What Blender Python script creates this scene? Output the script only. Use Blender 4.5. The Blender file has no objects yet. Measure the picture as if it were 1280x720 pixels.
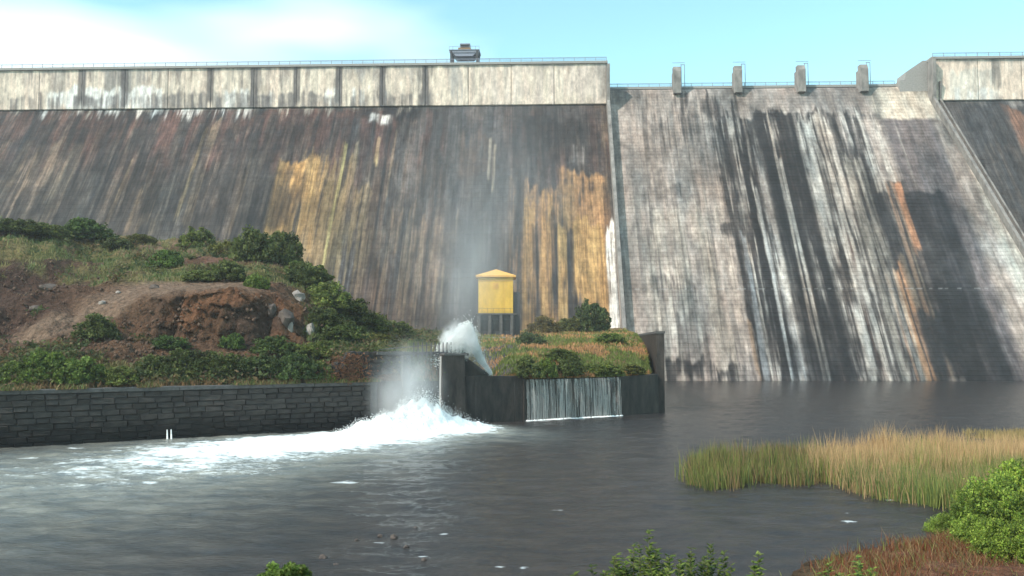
import bpy, bmesh, math, random
import numpy as np
from mathutils import Vector, Matrix
R = math.radians
random.seed(5)
rng = np.random.default_rng(7)

# ------------------------------------------------------------------ camera, sky, sun
CLOUD = (7.3, 3.1, 2.4)
scene = bpy.context.scene
C = scene.collection
PITCH, FOC, CAMZ = R(3.64), 1100.0, 10.0
cam = bpy.data.cameras.new('camera')
cam.lens = 36 * FOC / 1280
cam.clip_start, cam.clip_end = 0.5, 8000
camo = bpy.data.objects.new('camera', cam)
camo.location = (0, 0, CAMZ)
camo.rotation_euler = (R(90) + PITCH, 0, 0)
C.objects.link(camo)
scene.camera = camo

SUN_EL, SUN_AZ = 42.0, 233.0          # azimuth clockwise from +Y
w = bpy.data.worlds.new('World'); scene.world = w; w.use_nodes = True
nt = w.node_tree; nt.nodes.clear()
def N(t, typ, **kw):
    n = t.nodes.new(typ)
    for k, v in kw.items(): setattr(n, k, v)
    return n
sky = N(nt, 'ShaderNodeTexSky', sky_type='NISHITA', sun_disc=False)
sky.sun_elevation = R(SUN_EL); sky.sun_rotation = R(SUN_AZ)
sky.air_density = 1.0; sky.dust_density = 0.4; sky.ozone_density = 0.3
tint = N(nt, 'ShaderNodeMix', data_type='RGBA', blend_type='MULTIPLY'); tint.inputs[0].default_value = 1
tint.inputs[7].default_value = (1.14, 1.48, 1.2, 1)
tc = N(nt, 'ShaderNodeTexCoord'); mp = N(nt, 'ShaderNodeMapping')
mp.inputs['Scale'].default_value = (1.0, 1.0, 3.2); mp.inputs['Location'].default_value = CLOUD
cn = N(nt, 'ShaderNodeTexNoise'); cn.inputs['Scale'].default_value = 1.5; cn.inputs['Detail'].default_value = 4; cn.inputs['Roughness'].default_value = .42
cr = N(nt, 'ShaderNodeValToRGB'); cr.color_ramp.elements[0].position = .50; cr.color_ramp.elements[1].position = .76
cm = N(nt, 'ShaderNodeMix', data_type='RGBA'); cm.inputs[7].default_value = (9.0, 9.1, 9.1, 1)
bg = N(nt, 'ShaderNodeBackground'); bg.inputs['Strength'].default_value = 0.15
wo = N(nt, 'ShaderNodeOutputWorld')
L = nt.links.new
L(tc.outputs['Generated'], mp.inputs[0]); L(mp.outputs[0], cn.inputs['Vector']); L(cn.outputs[0], cr.inputs[0])
L(sky.outputs[0], tint.inputs[6]); L(tint.outputs[2], cm.inputs[6]); L(cr.outputs[0], cm.inputs[0])
L(cm.outputs[2], bg.inputs[0]); L(bg.outputs[0], wo.inputs[0])

sun = bpy.data.lights.new('sun', 'SUN'); sun.energy = 3.2; sun.angle = R(0.6); sun.color = (1, .91, .82)
suno = bpy.data.objects.new('sun', sun)
sd = Vector((math.sin(R(SUN_AZ)) * math.cos(R(SUN_EL)), math.cos(R(SUN_AZ)) * math.cos(R(SUN_EL)), math.sin(R(SUN_EL))))
suno.rotation_euler = sd.to_track_quat('Z', 'Y').to_euler(); suno.location = (-60, -60, 120)
C.objects.link(suno)
scene.view_settings.view_transform = 'Standard'; scene.view_settings.look = 'None'
scene.view_settings.gamma = 1; scene.view_settings.exposure = 0.67
HAZE = 0.00024
scene.render.engine = 'CYCLES'
scene.cycles.max_bounces = 6; scene.cycles.diffuse_bounces = 2; scene.cycles.glossy_bounces = 2
scene.cycles.transmission_bounces = 4; scene.cycles.volume_bounces = 7; scene.cycles.transparent_max_bounces = 12
scene.cycles.use_denoising = True
scene.cycles.volume_step_rate = 3.0; scene.cycles.volume_max_steps = 96

# ------------------------------------------------------------------ coordinates
cp, sp = math.cos(PITCH), math.sin(PITCH)
def ray(px, py):
    u, v = px - 640.0, 360.0 - py
    return np.array([u, FOC * cp - v * sp, FOC * sp + v * cp])
def at_depth(px, py, Y):
    r = ray(px, py); return np.array([0, 0, CAMZ]) + r * (Y / r[1])
def at_z(px, py, z=0.0):
    r = ray(px, py); return np.array([0, 0, CAMZ]) + r * ((z - CAMZ) / r[2])
DA = R(2.2); dn = np.array([math.sin(DA), math.cos(DA)]); dt = np.array([math.cos(DA), -math.sin(DA)])
def SDZ(s, d, z):
    s, d, z = np.broadcast_arrays(np.asarray(s, float), np.asarray(d, float), np.asarray(z, float))
    return np.stack([s * dt[0] + d * dn[0], s * dt[1] + d * dn[1], z], -1)
def to_sd(p): return p[0] * dt[0] + p[1] * dt[1], p[0] * dn[0] + p[1] * dn[1]
BAT, FOOT, ZB, ZT, DTOP = 0.65, 243.0, 94.0, 109.0, 304.1
def face_sz(px, py):                       # pixel -> (s, z) on the sloping face
    r = ray(px, py); rs, rd = to_sd(r)
    k = (FOOT + BAT * CAMZ) / (rd - BAT * r[2])
    return rs * k, CAMZ + r[2] * k
def wall_sz(px, py, d=DTOP - 1):           # pixel -> (s, z) on a vertical plane of the dam
    r = ray(px, py); rs, rd = to_sd(r); k = d / rd
    return rs * k, CAMZ + r[2] * k

# ------------------------------------------------------------------ noise
def _h(i, j, seed):
    n = (i.astype(np.int64) * 374761393 + j.astype(np.int64) * 668265263 + seed * 974634777) & 0x7fffffff
    n = ((n ^ (n >> 13)) * 1274126177) & 0x7fffffff
    n = (n ^ (n >> 16)) & 0xffff
    return n / 65535.0
def vn(x, y, seed=0):
    x, y = np.broadcast_arrays(np.asarray(x, float), np.asarray(y, float))
    i, j = np.floor(x), np.floor(y); fx, fy = x - i, y - j
    fx = fx * fx * (3 - 2 * fx); fy = fy * fy * (3 - 2 * fy)
    a, b, c, d = _h(i, j, seed), _h(i + 1, j, seed), _h(i, j + 1, seed), _h(i + 1, j + 1, seed)
    return (a * (1 - fx) + b * fx) * (1 - fy) + (c * (1 - fx) + d * fx) * fy
def fbm(x, y, seed=0, o=4, g=.5):
    t, a, n = 0, 1, 0
    for k in range(o):
        t = t + a * vn(np.asarray(x) * 2 ** k + 17.3 * k, np.asarray(y) * 2 ** k + 9.1 * k, seed + k); n += a; a *= g
    return t / n
def ss(a, b, x):
    t = np.clip((np.asarray(x, float) - a) / (b - a), 0, 1); return t * t * (3 - 2 * t)

# ------------------------------------------------------------------ mesh helpers
def mesh_np(name, V, F, col=None, smooth=False, attr=None):
    V = np.asarray(V, np.float32).reshape(-1, 3)
    me = bpy.data.meshes.new(name)
    if isinstance(F, np.ndarray):
        k = F.shape[1]; nF = len(F)
        me.vertices.add(len(V)); me.vertices.foreach_set('co', V.ravel())
        me.loops.add(nF * k); me.loops.foreach_set('vertex_index', F.astype(np.int32).ravel())
        me.polygons.add(nF); me.polygons.foreach_set('loop_start', np.arange(0, nF * k, k, dtype=np.int32))
        me.polygons.foreach_set('loop_total', np.full(nF, k, np.int32))
        me.update(calc_edges=True); me.validate()
    else:
        me.from_pydata(V.tolist(), [], F)
    if smooth: me.polygons.foreach_set('use_smooth', np.ones(len(me.polygons), bool))
    if col is not None:
        a = me.color_attributes.new('Col', 'FLOAT_COLOR', 'POINT')
        c = np.ones((len(V), 4), np.float32); c[:, :3] = np.asarray(col, np.float32).reshape(-1, 3); a.data.foreach_set('color', c.ravel())
    if attr:
        for k_, v_ in attr.items():
            a = me.attributes.new(k_, 'FLOAT', 'POINT'); a.data.foreach_set('value', np.asarray(v_, np.float32).ravel())
    return me
def grid_faces(nu, nv):                    # vertices in order [v][u]
    i = np.arange(nu - 1)[None, :] + np.arange(nv - 1)[:, None] * nu
    return np.stack([i, i + 1, i + nu + 1, i + nu], -1).reshape(-1, 4)
def link(name, me, mat=None, parent=None, loc=None, rot=None, **props):
    o = bpy.data.objects.new(name, me)
    if mat is not None and me is not None and not me.materials: me.materials.append(mat)
    C.objects.link(o)
    if parent is not None: o.parent = parent
    if loc is not None: o.location = loc
    if rot is not None: o.rotation_euler = rot
    for k, v in props.items(): o[k] = v
    return o
def empty(name, loc, label, category, group=None, rot=None):
    o = bpy.data.objects.new(name, None); C.objects.link(o); o.location = loc
    if rot: o.rotation_euler = rot
    o['label'] = label; o['category'] = category
    if group: o['group'] = group
    return o
def prism(poly, a, b, f):                  # extrude 2-D poly between a and b; f(p, t) -> 3D
    n = len(poly); V = [f(p, a) for p in poly] + [f(p, b) for p in poly]
    F = [list(range(n))[::-1], list(range(n, 2 * n))] + [[i, (i + 1) % n, n + (i + 1) % n, n + i] for i in range(n)]
    return V, F
def fix(me):
    bm = bmesh.new(); bm.from_mesh(me); bmesh.ops.recalc_face_normals(bm, faces=bm.faces); bm.to_mesh(me); bm.free(); return me
def bevel(me, wdt, seg=1):
    bm = bmesh.new(); bm.from_mesh(me); bmesh.ops.recalc_face_normals(bm, faces=bm.faces)
    bmesh.ops.bevel(bm, geom=list(bm.edges), offset=wdt, segments=seg, affect='EDGES', clamp_overlap=True); bm.to_mesh(me); bm.free(); return me
class MB:
    def __init__(s): s.V, s.F = [], []
    def add(s, V, F):
        o = len(s.V); s.V += [tuple(map(float, v)) for v in V]; s.F += [[i + o for i in f] for f in F]; return s
    def box(s, x0, x1, y0, y1, z0, z1):
        V = [(x, y, z) for z in (z0, z1) for y in (y0, y1) for x in (x0, x1)]
        return s.add(V, [[0, 2, 3, 1], [4, 5, 7, 6], [0, 1, 5, 4], [2, 6, 7, 3], [0, 4, 6, 2], [1, 3, 7, 5]])
    def bar(s, a, b, r, n=6, r2=None):
        a, b = Vector(a), Vector(b); d = (b - a).normalized(); u = d.orthogonal().normalized(); v = d.cross(u); r2 = r if r2 is None else r2
        V = [a + (u * math.cos(2 * math.pi * k / n) + v * math.sin(2 * math.pi * k / n)) * r for k in range(n)] + \
            [b + (u * math.cos(2 * math.pi * k / n) + v * math.sin(2 * math.pi * k / n)) * r2 for k in range(n)]
        return s.add(V, [[k, (k + 1) % n, n + (k + 1) % n, n + k] for k in range(n)] + [list(range(n))[::-1], list(range(n, 2 * n))])
    def me(s, name, bev=0):
        m = bpy.data.meshes.new(name); m.from_pydata(s.V, [], s.F); m.update()
        return bevel(m, bev) if bev else fix(m)

# ------------------------------------------------------------------ materials
def new_mat(name):
    m = bpy.data.materials.new(name); m.use_nodes = True; t = m.node_tree
    p = t.nodes['Principled BSDF']; return m, t, p
def noise_node(t, scale, detail=5, rough=.6, sc=None, coord='Object'):
    c = N(t, 'ShaderNodeTexCoord'); m = N(t, 'ShaderNodeMapping'); n = N(t, 'ShaderNodeTexNoise')
    n.inputs['Scale'].default_value = scale; n.inputs['Detail'].default_value = detail; n.inputs['Roughness'].default_value = rough
    if sc: m.inputs['Scale'].default_value = sc
    t.links.new(c.outputs[coord], m.inputs[0]); t.links.new(m.outputs[0], n.inputs['Vector']); return n
def ramp(t, src, p0, c0, p1, c1):
    r = N(t, 'ShaderNodeValToRGB'); r.color_ramp.elements[0].position = p0; r.color_ramp.elements[1].position = p1
    r.color_ramp.elements[0].color = (*c0, 1) if len(c0) == 3 else c0; r.color_ramp.elements[1].color = (*c1, 1) if len(c1) == 3 else c1
    t.links.new(src, r.inputs[0]); return r
def mulcol(t, a, b, f=1.0):
    m = N(t, 'ShaderNodeMix', data_type='RGBA', blend_type='MULTIPLY'); m.inputs[0].default_value = f
    t.links.new(a, m.inputs[6]); t.links.new(b, m.inputs[7]); return m.outputs[2]
def mat_attr(name, rough=.9, ns=2.0, amp=(.7, 1.25), bump=.3, bscale=4.0, sc=None, bdist=.1, spec=.25):
    m, t, p = new_mat(name); a = N(t, 'ShaderNodeVertexColor', layer_name='Col')
    n = noise_node(t, ns, 6, .65, sc); r = ramp(t, n.outputs[0], .3, (amp[0],) * 3, .7, (amp[1],) * 3)
    t.links.new(mulcol(t, a.outputs[0], r.outputs[0]), p.inputs['Base Color'])
    p.inputs['Roughness'].default_value = rough; p.inputs['Specular IOR Level'].default_value = spec
    if bump:
        b = N(t, 'ShaderNodeBump'); b.inputs['Strength'].default_value = bump; b.inputs['Distance'].default_value = bdist
        n2 = noise_node(t, bscale, 6, .6, sc); t.links.new(n2.outputs[0], b.inputs['Height']); t.links.new(b.outputs[0], p.inputs['Normal'])
    return m
def mat_plain(name, c1, c2, rough=.85, ns=3.0, bump=.4, bscale=12.0, bdist=.03, metal=0, spec=.3, sc=None, rand=0.0, wet=None):
    m, t, p = new_mat(name); n = noise_node(t, ns, 6, .65, sc); r = ramp(t, n.outputs[0], .3, c1, .7, c2); out = r.outputs[0]
    if rand:
        oi = N(t, 'ShaderNodeObjectInfo'); rr = ramp(t, oi.outputs['Random'], 0, (1 - rand,) * 3, 1, (1 + rand, 1 + rand * .95, 1 + rand * .85))
        out = mulcol(t, out, rr.outputs[0])
    if wet is not None:                      # algae band above the water line
        g = N(t, 'ShaderNodeNewGeometry'); s = N(t, 'ShaderNodeSeparateXYZ'); t.links.new(g.outputs['Position'], s.inputs[0])
        ad = N(t, 'ShaderNodeMath', operation='MULTIPLY_ADD'); ad.inputs[1].default_value = 2.0
        t.links.new(n.outputs[0], ad.inputs[0]); t.links.new(s.outputs[2], ad.inputs[2])
        wr = N(t, 'ShaderNodeMapRange'); wr.inputs[1].default_value = wet[0]; wr.inputs[2].default_value = wet[1]; wr.inputs[3].default_value = .16; wr.inputs[4].default_value = 1
        t.links.new(ad.outputs[0], wr.inputs[0])
        cc = N(t, 'ShaderNodeCombineXYZ')
        for k in range(3): t.links.new(wr.outputs[0], cc.inputs[k])
        out = mulcol(t, out, cc.outputs[0])
    t.links.new(out, p.inputs['Base Color'])
    p.inputs['Roughness'].default_value = rough; p.inputs['Metallic'].default_value = metal; p.inputs['Specular IOR Level'].default_value = spec
    if bump:
        b = N(t, 'ShaderNodeBump'); b.inputs['Strength'].default_value = bump; b.inputs['Distance'].default_value = bdist
        n2 = noise_node(t, bscale, 5, .6); t.links.new(n2.outputs[0], b.inputs['Height']); t.links.new(b.outputs[0], p.inputs['Normal'])
    return m
def mat_leaf(name, tr=.35):
    m, t, p = new_mat(name); a = N(t, 'ShaderNodeVertexColor', layer_name='Col')
    oi = N(t, 'ShaderNodeObjectInfo'); rr = ramp(t, oi.outputs['Random'], 0, (.8, .8, .75), 1, (1.2, 1.2, 1.2)); out = mulcol(t, a.outputs[0], rr.outputs[0])
    oc = N(t, 'ShaderNodeMix', data_type='RGBA', blend_type='MULTIPLY'); oc.inputs[0].default_value = 1
    t.links.new(out, oc.inputs[6]); t.links.new(oi.outputs['Color'], oc.inputs[7]); out = oc.outputs[2]
    t.links.new(out, p.inputs['Base Color']); p.inputs['Roughness'].default_value = .6; p.inputs['Specular IOR Level'].default_value = .25
    tl = N(t, 'ShaderNodeBsdfTranslucent'); t.links.new(out, tl.inputs[0]); mx = N(t, 'ShaderNodeMixShader'); mx.inputs[0].default_value = tr
    t.links.new(p.outputs[0], mx.inputs[1]); t.links.new(tl.outputs[0], mx.inputs[2]); t.links.new(mx.outputs[0], t.nodes['Material Output'].inputs[0])
    return m
M = {}
M['dam'] = mat_attr('stained_concrete', .92, 1.3, (.8, 1.2), .35, 1.6, sc=(1, 1, .35), bdist=.25)
M['panel'] = mat_attr('pale_concrete', .9, 1.0, (.86, 1.12), .3, 2.0, bdist=.15)
M['soil'] = mat_attr('red_soil', .97, 1.6, (.45, 1.5), 1.0, 1.3, bdist=1.1, spec=.1)
M['concrete'] = mat_plain('grey_concrete', (.2, .19, .18), (.33, .31, .29))
M['wallback'] = mat_plain('mortar', (.02, .019, .018), (.045, .04, .038), wet=(1.2, 4.2))
M['stone'] = mat_plain('dark_masonry', (.02, .018, .018), (.065, .054, .048), ns=.7, bump=.7, bscale=5, bdist=.08, rand=.25, wet=(1.6, 4.0))
M['coping'] = mat_plain('coping_concrete', (.055, .053, .052), (.12, .11, .105), ns=2)
M['pier'] = mat_plain('dark_wet_concrete', (.009, .008, .008), (.065, .05, .042), rough=.65, ns=.9, sc=(1, 1, .35), bump=.6, bscale=3, bdist=.08)
M['steel'] = mat_plain('painted_steel', (.16, .17, .22), (.26, .27, .33), rough=.6, bump=0)
M['steel_dark'] = mat_plain('dark_steel', (.03, .03, .035), (.06, .055, .06), rough=.6, bump=0)
M['yellow'] = mat_plain('yellow_paint', (.5, .29, .035), (.72, .43, .06), rough=.8, ns=.9, bump=.2, sc=(1, 1, .4))
M['yellow_roof'] = mat_plain('ochre_roof', (.6, .3, .06), (.72, .4, .1), rough=.8, ns=2)
M['boulder'] = mat_plain('boulder', (.04, .032, .028), (.13, .1, .085), ns=2.2, bump=.8, bscale=4, bdist=.1)
M['pale_stone'] = mat_plain('pale_stone', (.16, .14, .125), (.32, .28, .25), ns=2.2, bump=.6, bscale=4, bdist=.1)
M['leaf'] = mat_leaf('leaf'); M['grass'] = mat_leaf('grass', .3)
M['stem'] = mat_plain('stem', (.09, .08, .04), (.14, .13, .06), bump=0)
M['window'] = mat_plain('dark_opening', (.01, .01, .012), (.02, .02, .022), rough=.4, bump=0)
def mat_foam(name, streak=None):
    m, t, p = new_mat(name); p.inputs['Base Color'].default_value = (.93, .94, .93, 1); p.inputs['Roughness'].default_value = .7
    p.inputs['Subsurface Weight'].default_value = .0
    b = N(t, 'ShaderNodeBump'); b.inputs['Strength'].default_value = .8; b.inputs['Distance'].default_value = .25
    n2 = noise_node(t, 2.2, 6, .7); t.links.new(n2.outputs[0], b.inputs['Height']); t.links.new(b.outputs[0], p.inputs['Normal'])
    return m
M['foam'] = mat_foam('foam')

# =================================================================== DAM
def paint(s, z, base, layers, seed, tone=.72):
    """colour of a wall from stains that run down it: each layer is (s0, s1, z_top, z_bottom, colour, strength, cover, ragged, freq)."""
    c = np.array(base) * np.ones(s.shape + (3,))
    for k, (s0, s1, zt, zb, col, st, cov, rag, fr) in enumerate(layers):
        sd_ = seed + k * 7
        wob = (vn(s * .0 + 3.1, z * .06, sd_) - .5) * .6
        x = s + wob
        e = max(.25, min(3.0, (s1 - s0) * .18))
        m = ss(s0 - e * .5, s0 + e * .5, x) * (1 - ss(s1 - e * .5, s1 + e * .5, x))
        r1 = (fbm(x * fr * .8, z * .01, sd_ + 1, 3) - .5) * 2; r2 = (fbm(x * fr * .8, z * .01 + 9, sd_ + 2, 3) - .5) * 2
        m = m * (1 - ss(-.6, .6 + rag * .05, z - (zt + r1 * rag * .5))) * ss(-.8 - rag * .15, .8 + rag * .15, z - (zb + r2 * rag))
        if cov < 1:
            n = fbm(x * fr, z * .035, sd_ + 3, 4, .6)
            n = n * .86 + .14 * fbm(x * fr * .3, z * .3, sd_ + 4, 3)
            th = .5 + (.5 - cov) * .5
            m = m * ss(th - .12, th + .1, n)
        m = m * (.72 + .5 * fbm(x * 1.7, z * .05 + z * .0, sd_ + 8, 3, .6))
        m = np.clip(m * st, 0, 1)[..., None]
        c = c * (1 - m) + np.array(col) * m
    lum = c.mean(-1, keepdims=True); c = lum + (c - lum) * 1.0
    return c * tone
def FL(px, py, py2, wpx, col, st=1, cov=1, rag=2, fr=.8):      # layer on a sloping face from pixels (top centre)
    s, zt = face_sz(px, py); _, zb = face_sz(px, py2); h = wpx * .5 * .262
    return (s - h, s + h, zt, zb, col, st, cov, rag, fr)
def FR(px0, px1, py, py2, col, st=1, cov=1, rag=2, fr=.8):     # px0..px1 measured at the top
    return FL((px0 + px1) / 2, py, py2, px1 - px0, col, st, cov, rag, fr)
GREY = (.08, .073, .072); DK = (.045, .043, .046); MAR = (.13, .07, .058); TAN = (.27, .2, .135); OCH = (.44, .265, .09); OCY = (.36, .25, .12)
BRN = (.17, .11, .08); LG = (.3, .28, .26); WH = (.7, .69, .67)
left_layers = [
    (-300, 30, 93, 78, DK, .8, .55, 8, .5), (-300, 30, 92, 66, MAR, .65, .6, 10, .18), (-300, 30, 88, 40, GREY, .5, .45, 12, .3),
    FR(0, 560, 150, 260, (.2, .15, .12), .5, .3, 14, .9), FR(0, 560, 190, 420, (.2, .17, .14), .45, .36, 14, 1.2),
    FR(-300, 760, 140, 420, DK, .85, .46, 20, .8), FR(440, 660, 150, 420, (.1, .1, .11), .6, .5, 25, .3), FR(455, 760, 140, 300, DK, .7, .5, 20, .5),
    FR(0, 110, 178, 260, (.23, .17, .12), .6, .5, 8, .5), FR(175, 215, 235, 290, TAN, .6, .5, 5, .8),
    FL(272, 150, 290, 11, TAN, .75, .8, 8, 1), FL(258, 160, 285, 5, OCY, .5, .8, 8, 1), FL(100, 178, 280, 16, TAN, .6, .7, 8, .9), FL(165, 200, 290, 5, TAN, .6, .8, 6, .9),
    FL(70, 180, 300, 7, TAN, .5, .7, 5), FL(320, 170, 300, 5, TAN, .35, .7, 5),
    FR(350, 382, 200, 300, OCH, .95, .95, 8, .6), FR(376, 400, 200, 255, OCH, .8, .8, 12, .8), FR(380, 450, 195, 380, OCY, .7, .5, 22, 1.0), FR(378, 412, 198, 300, OCH, .6, .5, 16, .8),
    FR(400, 470, 240, 360, (.33, .24, .12), .5, .4, 12, 1.2),
    FL(433, 178, 400, 4, (.4, .34, .15), .9, .9, 4, 1.2), FL(447, 178, 300, 4, TAN, .8, .9, 4, 1.2), FL(474, 172, 205, 5, (.42, .32, .16), .8, .9, 4, 1.2),
    FL(496, 160, 250, 3, TAN, .6, .9, 4, 1.2), FL(520, 250, 400, 3, TAN, .7, .8, 4, 1.2), FR(455, 570, 270, 410, TAN, .65, .36, 18, 1.0), FR(470, 560, 200, 420, BRN, .5, .4, 14, .9),
    FR(500, 640, 130, 250, (.16, .145, .14), .5, .5, 14, .6), FR(575, 620, 170, 215, BRN, .5, .6, 8, .5),
    FL(613, 175, 225, 3, (.45, .38, .3), .8, .9, 3, 1.5), FL(618, 180, 240, 2.5, (.45, .36, .26), .7, .9, 3, 1.5),
    FR(640, 700, 232, 420, (.36, .21, .1), .7, .4, 12, .8), FR(655, 668, 250, 420, OCH, .7, .75, 10, 1.0), FR(676, 690, 240, 420, OCH, .7, .7, 10, 1.0),
    FR(700, 757, 212, 300, (.42, .235, .1), .9, .7, 14, .45), FR(690, 757, 245, 340, (.42, .235, .1), .8, .5, 14, .8), FR(697, 708, 290, 420, OCH, .8, .8, 8, .9), FR(716, 755, 280, 405, OCH, .9, .72, 18, .6),
    FR(708, 716, 285, 420, DK, .85, .9, 10, 1), FR(688, 696, 262, 420, DK, .7, .8, 10, 1), FR(666, 674, 280, 420, DK, .6, .7, 8, 1),
    FR(735, 742, 228, 240, (.12, .08, .06), .8, .9, 2, 1), FR(742, 764, 130, 240, (.22, .15, .1), .6, .6, 10, .6),
    FR(715, 730, 180, 205, (.25, .22, .21), .7, .5, 4, 1),
    FR(754, 763, 240, 420, (.12, .075, .05), .7, .8, 10, .8), FR(757, 767, 285, 430, WH, .95, .8, 16, 1.4), FR(-300, 600, 136, 200, (.17, .085, .07), .6, .4, 14, .35), FR(-300, 420, 170, 290, DK, .7, .45, 14, .25),
    FR(-300, 120, 132, 142, DK, .7, .6, 4, .4), FR(145, 270, 132, 150, DK, .6, .6, 6, .4), FR(450, 530, 133, 150, (.03, .03, .035), .9, .8, 5, .4), FR(462, 492, 143, 152, WH, .75, .7, 2, .4), FR(520, 765, 132, 150, (.1, .09, .09), .6, .6, 6, .5),
    FR(40, 330, 130, 142, WH, .8, .45, 6, .7), FR(-200, 560, 130, 138, (.4, .36, .31), .8, .4, 5, .8),
]
SP = (.375, .308, .268); SPD = (.045, .04, .042)
spill_layers = [
    (-50, 200, 101, 93, (.27, .24, .22), .6, .8, 2, .2), FR(1078, 1165, 106, 150, (.5, .44, .36), .9, 1, 1.5, .3),
    FR(930, 1078, 106, 142, (.3, .25, .225), .7, 1, 1, .3),
    FR(780, 1100, 108, 480, (.24, .215, .2), .55, .45, 20, .9), FR(785, 900, 250, 480, (.42, .38, .32), .5, .5, 20, .5),
    FR(840, 860, 112, 135, SPD, .75, .6, 6, 1), FR(825, 835, 150, 190, SPD, .6, .5, 8, 1), FR(846, 870, 135, 170, SPD, .5, .45, 8, 1),
    FR(875, 893, 125, 150, (.09, .08, .08), .8, .8, 6, .8), FR(880, 925, 130, 470, SPD, .85, .5, 30, .9), FR(893, 903, 150, 480, SPD, .7, .7, 8, .9),
    FR(915, 935, 147, 480, SPD, .93, .86, 5, .5), FR(934, 942, 150, 480, (.42, .41, .4), .5, .7, 6, .9),
    FR(943, 976, 142, 480, (.075, .068, .07), .93, .9, 2.5, .5), FL(964, 142, 480, 3, (.25, .17, .12), .8, .9, 2, 1.2), FL(971, 142, 480, 2.5, (.42, .3, .22), .8, .9, 2, 1.2),
    FR(978, 1026, 142, 480, SPD, .9, .58, 3, .9), FL(984, 143, 480, 3, (.34, .3, .27), .8, .85, 2, 1.2), FL(993, 143, 420, 2, (.32, .28, .25), .7, .85, 2, 1.2),
    FL(1004, 143, 300, 3, (.38, .33, .29), .8, .8, 2, 1.2), FR(1024, 1032, 150, 480, (.1, .09, .09), .8, .8, 3, 1), FR(1014, 1020, 143, 480, (.16, .1, .08), .8, .8, 3, 1), FL(1040, 150, 480, 7, (.4, .36, .31), .7, .9, 2, .8), FL(1052, 150, 480, 4, (.1, .09, .09), .7, .8, 4, 1),
    FR(1058, 1098, 142, 480, (.11, .1, .1), .6, .5, 14, .8), FR(1075, 1100, 142, 152, (.12, .11, .11), .8, .8, 2, .6), FR(1100, 1165, 149, 480, (.165, .14, .145), .92, 1, 1.5, .4), FL(1117, 150, 260, 3, LG, .5, .8, 5, 1),
    FR(890, 1062, 142, 480, SPD, .8, .56, 10, .55), FR(1038, 1074, 145, 480, SPD, .85, .6, 10, .8),
    FR(890, 1100, 142, 480, (.5, .45, .4), .8, .3, 10, 1.1), FR(785, 900, 120, 480, SPD, .5, .3, 30, 1.3),
    FR(994, 1036, 152, 480, (.5, .45, .4), .85, .5, 14, .9), FR(940, 990, 142, 480, SPD, .9, .8, 4, .8), FL(958, 144, 480, 3, (.4, .34, .29), .8, .8, 6, 1), FL(975, 200, 480, 4, (.42, .38, .34), .8, .7, 10, 1), FL(948, 250, 480, 4, (.42, .4, .38), .8, .7, 20, 1),
    FR(1072, 1110, 240, 480, (.06, .056, .06), .92, .92, 12, .5), FR(1106, 1132, 226, 480, (.065, .055, .055), .9, .85, 3, .6), FR(1112, 1114.5, 226, 480, TAN, .5, .8, 3, 1),
    FL(1121, 228, 310, 8, (.5, .25, .11), .95, .9, 3, .8), FL(1109, 230, 480, 5, (.3, .19, .12), .8, .7, 8, 1), FL(1126, 330, 480, 6, (.4, .22, .11), .9, .8, 6, 1), FL(1116, 228, 320, 2.5, (.36, .22, .14), .8, .9, 3, .8), FL(1118, 335, 480, 7, (.46, .26, .13), .85, .9, 6, .8), FL(1109, 345, 480, 3, (.33, .2, .13), .8, .8, 6, 1), FL(1127, 320, 480, 8, (.23, .17, .12), .7, .7, 6, 1),
    FR(1130, 1180, 240, 480, (.05, .049, .056), .95, .97, 5, .35), FR(1150, 1200, 400, 480, (.05, .05, .055), .9, .85, 16, .5),
    FR(1168, 1240, 106, 480, (.47, .42, .355), .8, .8, 3, .5), FR(1155, 1200, 300, 480, (.06, .058, .06), .85, .6, 14, .8),
    FR(820, 850, 345, 362, SPD, .7, .45, 4, 1.4), FR(856, 868, 352, 400, SPD, .7, .45, 8, 1.2), FR(835, 925, 455, 480, (.045, .043, .045), .9, .66, 7, .8), FR(880, 990, 430, 480, SPD, .6, .45, 12, 1), FR(845, 858, 400, 480, SPD, .7, .5, 10, 1),
    FR(842, 862, 230, 246, SPD, .6, .4, 4, 1.3), FR(900, 915, 278, 292, SPD, .8, .7, 3, .8), FR(888, 905, 205, 260, SPD, .5, .5, 6, 1),
    FR(925, 932, 300, 480, (.36, .38, .4), .6, .8, 10, 1), FR(933, 938, 400, 480, (.33, .23, .15), .7, .7, 6, 1),
    FR(1000, 1040, 330, 480, DK, .7, .5, 14, .6),
    FR(1052, 1076, 200, 480, (.38, .34, .29), .6, .6, 10, .9),
    FR(780, 786, 110, 470, (.2, .18, .17), .5, .8, 10, 1),
]
right_layers = [FR(1190, 1500, 120, 480, (.05, .049, .052), .9, .8, 4, .3), FR(1254, 1290, 140, 210, (.23, .12, .08), .8, .7, 10, .4), FR(1190, 1500, 180, 480, (.11, .085, .07), .6, .4, 14, .8), FR(1190, 1420, 118, 128, (.35, .32, .3), .6, .5, 4, .5)]
CRM = (.70, .56, .46)
def WL(px0, px1, py, py2, col, st=1, cov=1, rag=2, fr=.8):
    s0, zt = wall_sz(px0, py); s1, zb = wall_sz(px1, py2); return (s0, s1, zt, zb, col, st, cov, rag, fr)
joint_px = [532 + 53.6 * k for k in range(-16, 5)]
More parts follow.
